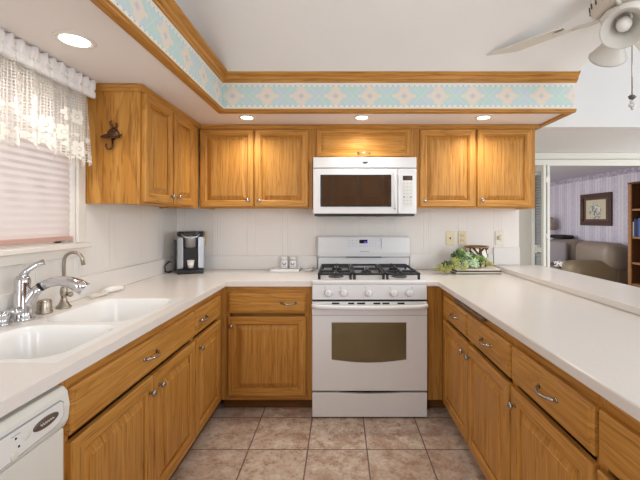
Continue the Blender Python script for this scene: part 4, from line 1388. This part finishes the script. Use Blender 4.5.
b = MB(); b.tube([(0.002, -0.008, -0.02), (0.002, -0.010, -0.068), (-0.004, -0.018, -0.082), (-0.014, -0.024, -0.082), (-0.020, -0.026, -0.068), (-0.020, -0.026, -0.056)], [0.0045] * 5 + [0.006], 8); b.build('hook', brass_old, t)
b = MB(); b.box(-0.012, 0.012, -0.006, 0.0, -0.03, 0.02, 0.002); b.build('back_plate', brass_old, t)

# ------------------------------------------------------------------ coffee maker
t = thing('coffee_maker', 'silver and black pod coffee maker in the back left counter corner', 'coffee maker', (-1.150, 2.815, CZ), math.radians(21))
t.scale = (0.86, 0.86, 1.04)
b = MB(); b.box(-0.108, 0.108, -0.118, 0.11, 0.0005, 0.032, 0.010, 3); b.build('base', black_plastic, t)
for sx in (-1, 1):
    b = MB()
    pts = [(sx * 0.060, -0.088), (sx * 0.108, -0.072), (sx * 0.120, 0.0), (sx * 0.118, 0.10), (sx * 0.06, 0.11)]
    b.prism(pts, 'z', 0.0325, 0.268); bevel_mod(b.build('side_column', silver, t), 0.010, 3)
b = MB(); b.box(-0.062, 0.062, -0.03, 0.105, 0.033, 0.29, 0.004); b.build('back_panel', black_plastic, t)
b = MB(); b.box(-0.048, 0.048, -0.112, -0.02, 0.032, 0.042, 0.004); b.build('drip_tray', black_plastic, t)
b = MB(); b.lathe([(0, 0.185), (0.040, 0.185), (0.052, 0.196), (0.054, 0.262), (0.048, 0.29), (0, 0.29)], (0, -0.052, 0.0), n=24); b.build('brew_head', silver_dark, t)
b = MB(); b.prism([(-0.105, -0.06), (-0.055, -0.105), (0.055, -0.105), (0.105, -0.06), (0.118, 0.02), (0.112, 0.105), (-0.112, 0.105), (-0.118, 0.02)], 'z', 0.269, 0.305); bevel_mod(b.build('lid', black_plastic, t), 0.012, 3)
b = MB(); b.tube([(-0.070, -0.098, 0.285), (-0.052, -0.112, 0.268), (0.0, -0.118, 0.262), (0.052, -0.112, 0.268), (0.070, -0.098, 0.285)], 0.006, 10); b.build('lid_handle', silver, t)
b = MB(); b.box(-0.142, -0.121, 0.0, 0.095, 0.010, 0.245, 0.009, 3); b.build('water_tank', plain('smoked_tank', (54, 56, 62), 0.15), t)
t2 = thing('coffee_cup', 'small white cup standing on the coffee maker drip tray', 'cup', (-1.150 + 0.068 * math.sin(math.radians(21)), 2.815 - 0.068 * math.cos(math.radians(21)), CZ + 0.0445))
b = MB(); b.lathe([(0, 0), (0.019, 0), (0.026, 0.054), (0.024, 0.054), (0.0175, 0.003), (0, 0.003)], n=20); b.build('cup_body', ceramic_white, t2)
b = MB(); b.lathe([(0.0255, 0.050), (0.0275, 0.052), (0.0275, 0.056), (0.024, 0.056)], n=20, closed=True); b.build('rim', ceramic_white, t2)
t = thing('power_cord', 'black power cord looping out behind the coffee maker', 'cord', (-1.295, 2.76, CZ))
b = MB(); b.tube([(0.004, 0.04, 0.010), (0.0, 0.0, 0.010), (-0.008, -0.04, 0.02), (-0.014, -0.03, 0.06), (-0.014, 0.03, 0.085), (-0.012, 0.06, 0.08)], 0.006, 8); b.build('cable', black_plastic, t)

# ------------------------------------------------------------------ shakers, tray, spoon rest
t = thing('shaker_tray', 'flat cream tray under the two shakers beside the range', 'tray', (-0.43, 2.90, CZ))
b = MB(); b.box(-0.105, 0.105, -0.062, 0.075, 0.0005, 0.016, 0.002); b.build('tray_floor', ceramic_white, t)
b = MB()
b.box(-0.112, 0.112, -0.069, -0.062, 0.0005, 0.021, 0.002); b.box(-0.112, 0.112, 0.075, 0.082, 0.0005, 0.021, 0.002)
b.box(-0.112, -0.105, -0.062, 0.075, 0.0005, 0.021, 0.002); b.box(0.105, 0.112, -0.062, 0.075, 0.0005, 0.021, 0.002); b.build('tray_rim', ceramic_white, t)
for lab, x in (('left of two white shakers with blue marks on the tray', -0.446), ('right of two white shakers with blue marks on the tray', -0.378)):
    t = thing('salt_shaker', lab, 'shaker', (x, 2.935, CZ + 0.0165), 0, 'salt and pepper shakers')
    b = MB(); b.box(-0.026, 0.026, -0.02, 0.02, 0.0, 0.066, 0.008, 3); s_ = b.build('shaker_body', ceramic_white, t)
    b = MB(); b.box(-0.024, 0.024, -0.018, 0.018, 0.068, 0.096, 0.009, 3); b.build('shaker_cap', ceramic_white, t)
    b = MB()
    for pts in ([(-0.016, 0.048), (-0.006, 0.040), (0.0, 0.030), (-0.005, 0.026), (-0.013, 0.036)], [(0.016, 0.048), (0.006, 0.040), (0.0, 0.030), (0.005, 0.026), (0.013, 0.036)], [(-0.012, 0.020), (-0.004, 0.022), (-0.006, 0.013)], [(0.012, 0.020), (0.004, 0.022), (0.006, 0.013)]):
        b.prism(pts, 'y', -0.0212, -0.0195)
    b.build('blue_motif', ceramic_blue, s_)
t = thing('spoon_rest', 'small white spoon rest between the shaker tray and the range', 'spoon rest', (-0.245, 2.89, CZ))
b = MB(); b.lathe([(0, 0.001), (0.022, 0.001), (0.032, 0.014), (0.034, 0.020), (0.030, 0.018), (0.022, 0.006), (0, 0.005)], (0.0, -0.03, 0), n=22); b.build('bowl', ceramic_white, t)
b = MB(); b.tube([(0.0, 0.0, 0.014), (0.012, 0.05, 0.016), (0.022, 0.09, 0.013)], [0.012, 0.014, 0.010], 10, flat=0.4); b.build('rest_handle', ceramic_white, t)

# ------------------------------------------------------------------ books, pot and succulents
BX, BY = 1.035, 2.80
for k, lab in enumerate(('lower of two cream-and-dark books stacked flat beside the range corner', 'upper of two cream-and-dark books stacked flat under the succulents')):
    t = thing('book', lab, 'book', (BX, BY, CZ + 0.0005 + k * 0.0205), 0, 'books on the counter')
    d = 0.003 * k
    b = MB(); b.box(-0.165 + d, 0.165 - d, -0.075 + d, 0.10, 0.0045, 0.0155); b.build('pages', page_cream, t)
    b = MB(); b.box(-0.169 + d, 0.169 - d, -0.079 + d, 0.104, 0.0, 0.0045, 0.001, 1); b.build('back_cover', cover_dark, t)
    b = MB(); b.box(-0.169 + d, 0.169 - d, -0.079 + d, 0.104, 0.0155, 0.020, 0.001, 1); b.build('front_cover', cover_dark if k == 0 else cover_cream, t)
PZ = CZ + 0.0415
t = thing('patterned_pot', 'white and brown patterned pot with a brown rim behind the succulents', 'pot', (1.080, 2.885, PZ))
b = MB(); b.lathe([(0, 0.0005), (0.078, 0.0005), (0.084, 0.01), (0.089, 0.145), (0.083, 0.145), (0.078, 0.012), (0, 0.010)], n=32); b.build('pot_body', pot_mat, t)
b = MB(); b.lathe([(0.0885, 0.1455), (0.0925, 0.147), (0.0925, 0.158), (0.083, 0.158), (0.083, 0.1455)], n=32, closed=True); b.build('pot_rim', gold_rim, t)

sp = thing('artificial_succulents', 'heap of green artificial succulents trailing over the stacked books', 'plant', (0.92, 2.74, CZ))
def leaf_cluster(b, c, r, n, up=0.6, size=0.02, flat=0.35, wide=0.7):
    for i in range(n):
        th = random.uniform(0, 2 * PI); ph = random.uniform(0.05, 1.0)
        d = Vector((math.cos(th) * ph, math.sin(th) * ph, up * random.uniform(0.3, 1.0))).normalized()
        p = Vector(c) + d * r * random.uniform(0.55, 1.0)
        q = d.to_track_quat('X', 'Z').to_matrix().to_4x4()
        b.ball(p, size * random.uniform(0.7, 1.15), 1, (1.0, wide, flat), rot=q)
def rosette(c, r, m, tilt):
    b = MB()
    Rm = Matrix.Rotation(tilt[0], 4, 'X') @ Matrix.Rotation(tilt[1], 4, 'Y')
    for ring, (k, rr, el) in enumerate(((9, 1.0, 0.25), (7, 0.7, 0.6), (5, 0.4, 1.0))):
        for i in range(k):
            a = 2 * PI * i / k + ring * 0.4
            d = Rm @ Vector((math.cos(a) * math.cos(el), math.sin(a) * math.cos(el), math.sin(el)))
            q = d.to_track_quat('X', 'Z').to_matrix().to_4x4()
            b.ball(Vector(c) + d * r * 0.55 * (rr + 0.15), r * 0.48 * (0.6 + 0.4 * rr), 1, (1.0, 0.72, 0.25), rot=q)
    return b.build('rosette', m, sp)
TOPZ = 0.045
spec = [((0.075, -0.02, TOPZ + 0.040), 0.050, leaf_pale, (0.9, 0.2)), ((0.020, -0.015, TOPZ + 0.035), 0.044, leaf_pale, (0.9, -0.3)), ((0.05, 0.02, TOPZ + 0.085), 0.045, leaf_pale, (0.6, 0.1)), ((-0.02, 0.02, TOPZ + 0.075), 0.044, leaf_green, (0.6, -0.3)),
        ((0.12, 0.01, TOPZ + 0.065), 0.038, leaf_green, (0.8, 0.4)), ((0.0, 0.04, TOPZ + 0.115), 0.038, leaf_green, (0.5, -0.1)), ((-0.055, 0.0, TOPZ + 0.045), 0.042, leaf_yellow, (0.8, -0.4)), ((-0.035, -0.01, TOPZ + 0.02), 0.036, leaf_pale, (1.0, -0.3)),
        ((-0.10, 0.0, 0.060), 0.040, leaf_green, (0.8, -0.5)), ((-0.125, -0.04, 0.035), 0.036, leaf_yellow, (0.9, -0.5)), ((0.155, 0.0, TOPZ + 0.06), 0.034, leaf_green, (0.8, 0.5)), ((-0.005, -0.05, TOPZ + 0.012), 0.030, leaf_yellow, (1.1, 0.0))]
for c, r, m, tl in spec: rosette(c, r, m, tl)
b = MB()
for c, r, n in (((-0.02, 0.03, TOPZ + 0.06), 0.06, 70), ((0.06, 0.02, TOPZ + 0.05), 0.055, 70), ((-0.11, 0.0, 0.045), 0.05, 60), ((0.13, 0.0, TOPZ + 0.03), 0.035, 40)): leaf_cluster(b, c, r, n, 0.7, 0.017)
o = b.build('foliage', leaf_dark, sp); o['kind'] = 'stuff'
b = MB()
for c, r, n in (((-0.15, -0.03, 0.025), 0.055, 70), ((-0.185, -0.01, 0.022), 0.040, 45), ((-0.09, -0.05, 0.035), 0.045, 50), ((0.17, -0.02, TOPZ + 0.02), 0.045, 46), ((0.21, 0.0, TOPZ + 0.012), 0.03, 24)): leaf_cluster(b, c, r, n, 0.5, 0.013, 0.3, 0.45)
o = b.build('trailing_foliage', [leaf_yellow], sp); o['kind'] = 'stuff'
b = MB()
for i in range(10):
    a = random.uniform(0, 2 * PI)
    b.tube([(0.0 + 0.02 * i / 10, 0.0, 0.05), (0.05 * math.cos(a), 0.03 * math.sin(a), 0.09), (0.09 * math.cos(a), 0.045 * math.sin(a), 0.10 + 0.03 * math.sin(i))], 0.0025, 6)
b.build('stem', leaf_dark, sp)

# ------------------------------------------------------------------ ceiling fan
FX, FY, FZ = 1.345, 1.72, 2.265
t = thing('ceiling_fan', 'white ceiling fan with glass light shades at the upper right', 'ceiling fan', (FX, FY, FZ))
b = MB(); b.lathe([(0, 0.005), (0.060, 0.005), (0.110, 0.010), (0.135, 0.022), (0.140, 0.060), (0.135, 0.080), (0.128, 0.084), (0.128, 0.115), (0.08, 0.14), (0.05, 0.145), (0, 0.145)], n=36)
mo = b.build('motor', fan_white, t)
for i in range(24):
    a = 2 * PI * i / 24
    c, s_ = math.cos(a), math.sin(a)
    b = MB(); b.tube([(0.1385 * c, 0.1385 * s_, 0.030), (0.1405 * c, 0.1405 * s_, 0.054)], 0.0035, 6); b.build('vent_slot', fan_grey, mo)
b = MB(); b.tube([(0, 0, 0.14), (0, 0, 0.19)], 0.014, 12); b.lathe([(0, 0.235), (0.065, 0.235), (0.06, 0.205), (0.03, 0.175), (0.0, 0.172)], n=24); b.build('downrod', fan_white, t)
b = MB(); b.lathe([(0, 0.006), (0.085, 0.002), (0.098, -0.012), (0.095, -0.035), (0.075, -0.06), (0.06, -0.075), (0.03, -0.085), (0, -0.088)], n=30); b.build('switch_housing', fan_white, t)
a0 = math.atan2(0.529, -0.439)
for k in range(4):
    a = a0 + k * PI / 2
    ca, sa = math.cos(a), math.sin(a)
    u = Vector((ca, sa, 0)); v = Vector((-sa, ca, 0))
    b = MB()
    P = lambda r, w_, z: tuple(u * r + v * w_ + Vector((0, 0, z)))
    b.tube([P(0.09, 0, 0.000), P(0.14, 0, -0.004), P(0.19, 0.0, 0.002), P(0.22, 0, 0.004)], [0.010, 0.009, 0.010, 0.012], 8)
    arm = b.build('blade_arm', fan_white, t)
    b = MB()
    b.prism([(-0.02, 0.0), (0.0, 0.0)], 'z', 0, 1) if False else None
    pl = [P(0.20, -0.018, 0.004), P(0.24, -0.034, 0.006), P(0.30, -0.03, 0.005), P(0.30, 0.03, -0.007), P(0.24, 0.034, -0.008), P(0.20, 0.018, -0.002)]
    f0 = [b.bm.verts.new(p) for p in pl]; f1 = [b.bm.verts.new((p[0], p[1], p[2] + 0.008)) for p in pl]
    b.bm.faces.new(f0[::-1]); b.bm.faces.new(f1)
    for i in range(6): b.bm.faces.new((f0[i], f0[(i + 1) % 6], f1[(i + 1) % 6], f1[i]))
    b.build('bracket', fan_white, arm)
    b = MB()
    tl = -0.10
    outl = [(0.255, -0.046), (0.36, -0.056), (0.55, -0.062), (0.645, -0.060), (0.660, -0.054), (0.670, -0.042), (0.674, -0.020), (0.674, 0.020), (0.670, 0.042), (0.660, 0.054), (0.645, 0.060), (0.55, 0.062), (0.36, 0.056), (0.255, 0.046)]
    f0 = [b.bm.verts.new(P(r, w_, 0.010 + w_ * tl)) for r, w_ in outl]; f1 = [b.bm.verts.new(P(r, w_, 0.016 + w_ * tl)) for r, w_ in outl]
    b.bm.faces.new(f0[::-1]); b.bm.faces.new(f1)
    n = len(outl)
    for i in range(n): b.bm.faces.new((f0[i], f0[(i + 1) % n], f1[(i + 1) % n], f1[i]))
    b.build('blade', fan_white, t)
def fan_shade(az, tilt):
    d = Vector((math.cos(az) * math.cos(tilt), math.sin(az) * math.cos(tilt), math.sin(tilt)))
    c = Vector((0, 0, -0.045)) + Vector((math.cos(az), math.sin(az), 0)) * 0.05
    b = MB(); b.tube([tuple(c), tuple(c + d * 0.05)], [0.014, 0.022], 12); ar = b.build('lamp_holder', fan_white, t)
    b = MB(); b.lathe([(0.030, 0.030), (0.036, 0.045), (0.042, 0.075), (0.056, 0.115), (0.080, 0.155), (0.087, 0.165), (0.084, 0.166), (0.076, 0.155), (0.053, 0.117), (0.039, 0.076), (0.033, 0.047), (0.028, 0.032)], tuple(c), tuple(d), 28, closed=True); b.build('glass_shade', frosted, ar)
    b = MB(); b.lathe([(0, 0.045), (0.014, 0.048), (0.016, 0.062), (0.026, 0.085), (0.031, 0.105), (0.028, 0.125), (0.016, 0.138), (0, 0.142)], tuple(c), tuple(d), 20); b.build('bulb', bulb_white, ar)
for az, tl in ((math.radians(-130), -0.72), (math.radians(75), -0.60), (math.radians(-25), -0.55)): fan_shade(az, tl)
b = MB(); b.tube([(-0.015, -0.058, -0.08), (-0.015, -0.058, -0.415)], 0.0026, 6); pc = b.build('pull_chain', nickel, t)
b = MB(); b.lathe([(0, -0.012), (0.010, -0.010), (0.016, 0), (0.010, 0.006), (0, 0.008)], (-0.015, -0.058, -0.424), (0.3, 0, 1), 14); b.build('chain_disc', fan_grey, pc)
b = MB()
for i, (dx, dz) in enumerate(((0, 0), (0.008, -0.012), (-0.007, -0.016), (0.003, -0.028))): b.ball((-0.015 + dx, -0.058, -0.447 + dz), 0.010, 1)
b.build('chain_charm', plain('charm_clear', (214, 214, 214), 0.1), pc)

# ------------------------------------------------------------------ louvered bifold door at the den opening
t = bpy.data.objects.new('door_1', None); COL.objects.link(t); t.location = (2.222, 3.985, 0); struct(t)
DZ = 1.885
for k, xo in enumerate((0.0, 0.042)):
    b = MB()
    b.box(xo, xo + 0.03, 0.0, 0.045, 0.02, DZ, 0.003); b.box(xo, xo + 0.03, 0.265, 0.335, 0.02, DZ, 0.003)
    b.box(xo, xo + 0.03, 0.045, 0.265, 0.02, 0.14); b.box(xo, xo + 0.03, 0.045, 0.265, DZ - 0.06, DZ); b.box(xo, xo + 0.03, 0.045, 0.265, 0.92, 0.97)
    b.build('door_panel', trim_white, t)
    b = MB()
    z = 0.155
    while z < DZ - 0.1:
        if not 0.895 < z < 0.97:
            b.prism([(xo + 0.001, z), (xo + 0.004, z - 0.003), (xo + 0.029, z + 0.022), (xo + 0.026, z + 0.025)], 'y', 0.044, 0.267)
        z += 0.030
    o = b.build('louver', louver_grey, t)
b = MB()
for z in (0.35, 1.10, 1.72):
    b.box(0.028, 0.044, -0.004, 0.004, z - 0.035, z + 0.035, 0.002)
b.build('hinge', nickel, t)

# ------------------------------------------------------------------ the den beyond
t = thing('picture_frame', 'framed print in a dark brown frame on the den wallpaper', 'picture', (4.398, 6.26, 1.46))
hw, hh = 0.375, 0.275
b = MB()
for y0, y1, z0, z1 in ((-hw, hw, hh - 0.07, hh), (-hw, hw, -hh, -hh + 0.07), (-hw, -hw + 0.07, -hh + 0.07, hh - 0.07), (hw - 0.07, hw, -hh + 0.07, hh - 0.07)):
    b.box(-0.035, 0, y0, y1, z0, z1, 0.006)
b.build('frame', frame_brown, t)
b = MB(); b.box(-0.014, 0, -hw + 0.071, hw - 0.071, -hh + 0.071, hh - 0.071); b.build('mat_board', mat_board, t)
b = MB(); b.box(-0.016, -0.0142, -hw + 0.135, hw - 0.135, -hh + 0.11, hh - 0.11); b.build('print', print_mat, t)

t = thing('sofa', 'taupe leather sofa along the wallpapered den wall', 'sofa', (3.95, 6.35, 0))
def puff(name, x0, x1, y0, y1, z0, z1, m, bev, parent=t):
    b = MB(); b.box(x0 - 3.95, x1 - 3.95, y0 - 6.35, y1 - 6.35, z0, z1, bev, 5); o = b.build(name, m, parent)
    for p in o.data.polygons: p.use_smooth = True
    return o
puff('base', 3.50, 4.36, 5.52, 7.08, 0.06, 0.34, leather_low, 0.03)
puff('seat_cushion', 3.46, 4.08, 5.82, 6.30, 0.345, 0.50, leather, 0.06)
puff('seat_cushion', 3.46, 4.08, 6.31, 6.80, 0.345, 0.50, leather, 0.06)
puff('backrest', 4.14, 4.372, 5.47, 7.10, 0.10, 0.80, leather_low, 0.06)
puff('back_cushion', 3.98, 4.37, 5.42, 6.26, 0.50, 0.93, leather, 0.13)
puff('back_cushion', 3.98, 4.37, 6.27, 7.10, 0.50, 0.93, leather, 0.13)
puff('arm', 3.47, 4.20, 5.44, 5.82, 0.08, 0.66, leather_low, 0.14)
puff('arm', 3.44, 4.22, 6.82, 7.16, 0.08, 0.68, leather_low, 0.14)
t = thing('throw_pillow', 'grey square pillow on the far half of the sofa', 'pillow', (3.76, 6.44, 0.505))
b = MB(); b.box(-0.06, 0.06, -0.22, 0.22, 0.005, 0.40, 0.045, 4); o = b.build('pillow_body', pillow_grey, t); o.rotation_euler = (0, 0.12, 0.75)
for p in o.data.polygons: p.use_smooth = True
t = thing('black_throw', 'black throw lying along the top of the sofa back', 'throw', (4.18, 6.92, 0.931))
b = MB(); b.box(-0.12, 0.12, -0.24, 0.17, 0.0, 0.07, 0.034, 4); b.build('cloth', black_cloth, t)
t = thing('patterned_throw', 'black and white patterned throw bundled on the sofa seat', 'throw', (3.66, 5.97, 0.501))
b = MB(); b.box(-0.12, 0.10, -0.13, 0.13, 0.0, 0.11, 0.045, 4); b.build('cloth', throw_mat, t)
t = thing('side_table', 'small brown side table behind the far end of the sofa', 'table', (4.15, 7.42, 0))
b = MB(); b.box(-0.2, 0.2, -0.2, 0.2, 0.56, 0.60, 0.006); b.build('tabletop', frame_brown, t)
for sx in (-1, 1):
    for sy in (-1, 1):
        b = MB(); b.box(sx * 0.17 - 0.018, sx * 0.17 + 0.018, sy * 0.17 - 0.018, sy * 0.17 + 0.018, 0, 0.5595); b.build('leg', frame_brown, t)
t = thing('table_lamp', 'table lamp with a tan shade in the far den corner', 'lamp', (4.17, 7.36, 0.601))
b = MB(); b.lathe([(0, 0), (0.08, 0), (0.08, 0.02), (0.03, 0.05), (0.07, 0.16), (0.08, 0.24), (0.03, 0.36), (0.015, 0.40), (0.01, 0.50), (0, 0.50)], n=24); b.build('base', lamp_base, t)
b = MB(); b.lathe([(0.17, 0.48), (0.10, 0.74), (0.097, 0.74), (0.167, 0.48)], n=30, closed=True); b.build('lamp_shade', shade_cloth, t)

t = thing('bookcase', 'brown wooden bookcase at the right edge against the den wall', 'bookcase', (4.25, 4.72, 0))
L0, L1, D0, D1, BH = -0.42, 0.475, -0.15, 0.148, 1.785
b = MB(); b.box(D0, D1, L1 - 0.03, L1, 0, BH); b.build('side_panel', bookcase_wood, t)
b = MB(); b.box(D0, D1, L0, L0 + 0.03, 0, BH); b.build('side_panel', bookcase_wood, t)
b = MB(); b.box(D0 - 0.008, D1, L0, L1, BH, BH + 0.025, 0.003); b.build('top_panel', bookcase_wood, t)
b = MB(); b.box(D1 - 0.012, D1, L0 + 0.03, L1 - 0.03, 0, BH); b.build('back_panel', bookcase_wood, t)
b = MB(); b.box(D0 - 0.002, D0 + 0.018, L1 - 0.05, L1, 0, BH); b.box(D0 - 0.002, D0 + 0.018, L0, L0 + 0.05, 0, BH); b.build('stile', shelf_edge_wood, t)
SHZ = (0.08, 0.36, 0.66, 1.02, 1.41)
for z in SHZ:
    b = MB(); b.box(D0 + 0.019, D1 - 0.013, L0 + 0.031, L1 - 0.031, z, z + 0.025); s_ = b.build('shelf', shelf_edge_wood, t)
bookcols = [(232, 228, 220), (36, 52, 110), (40, 44, 60), (64, 96, 160), (214, 210, 200), (30, 30, 36), (70, 110, 170), (120, 50, 44), (46, 60, 96)]
names = ['white', 'navy', 'charcoal', 'mid-blue', 'pale grey', 'black', 'sky-blue', 'dark red', 'slate-blue']
y = L1 - 0.036
for i, (c, nm) in enumerate(zip(bookcols, names)):
    wd = (0.028, 0.04, 0.03, 0.045, 0.026, 0.035, 0.04, 0.03, 0.04)[i]; h = (0.21, 0.25, 0.24, 0.26, 0.22, 0.25, 0.24, 0.23, 0.25)[i]
    t = thing('book', nm + ' book standing in the den bookcase, in the row at eye height', 'book', (4.13, 4.72 + y - wd, 1.0455), 0, 'books in the den bookcase')
    b = MB(); b.box(0.0, 0.15, 0.001, wd - 0.001, 0.0, h, 0.003, 1); b.build('cover', plain('book_' + nm.replace(' ', '_').replace('-', '_'), c, 0.5), t)
    b = MB(); b.box(0.004, 0.151, 0.004, wd - 0.004, h - 0.002, h + 0.0005); b.build('pages', page_cream, t)
    y -= wd + 0.001
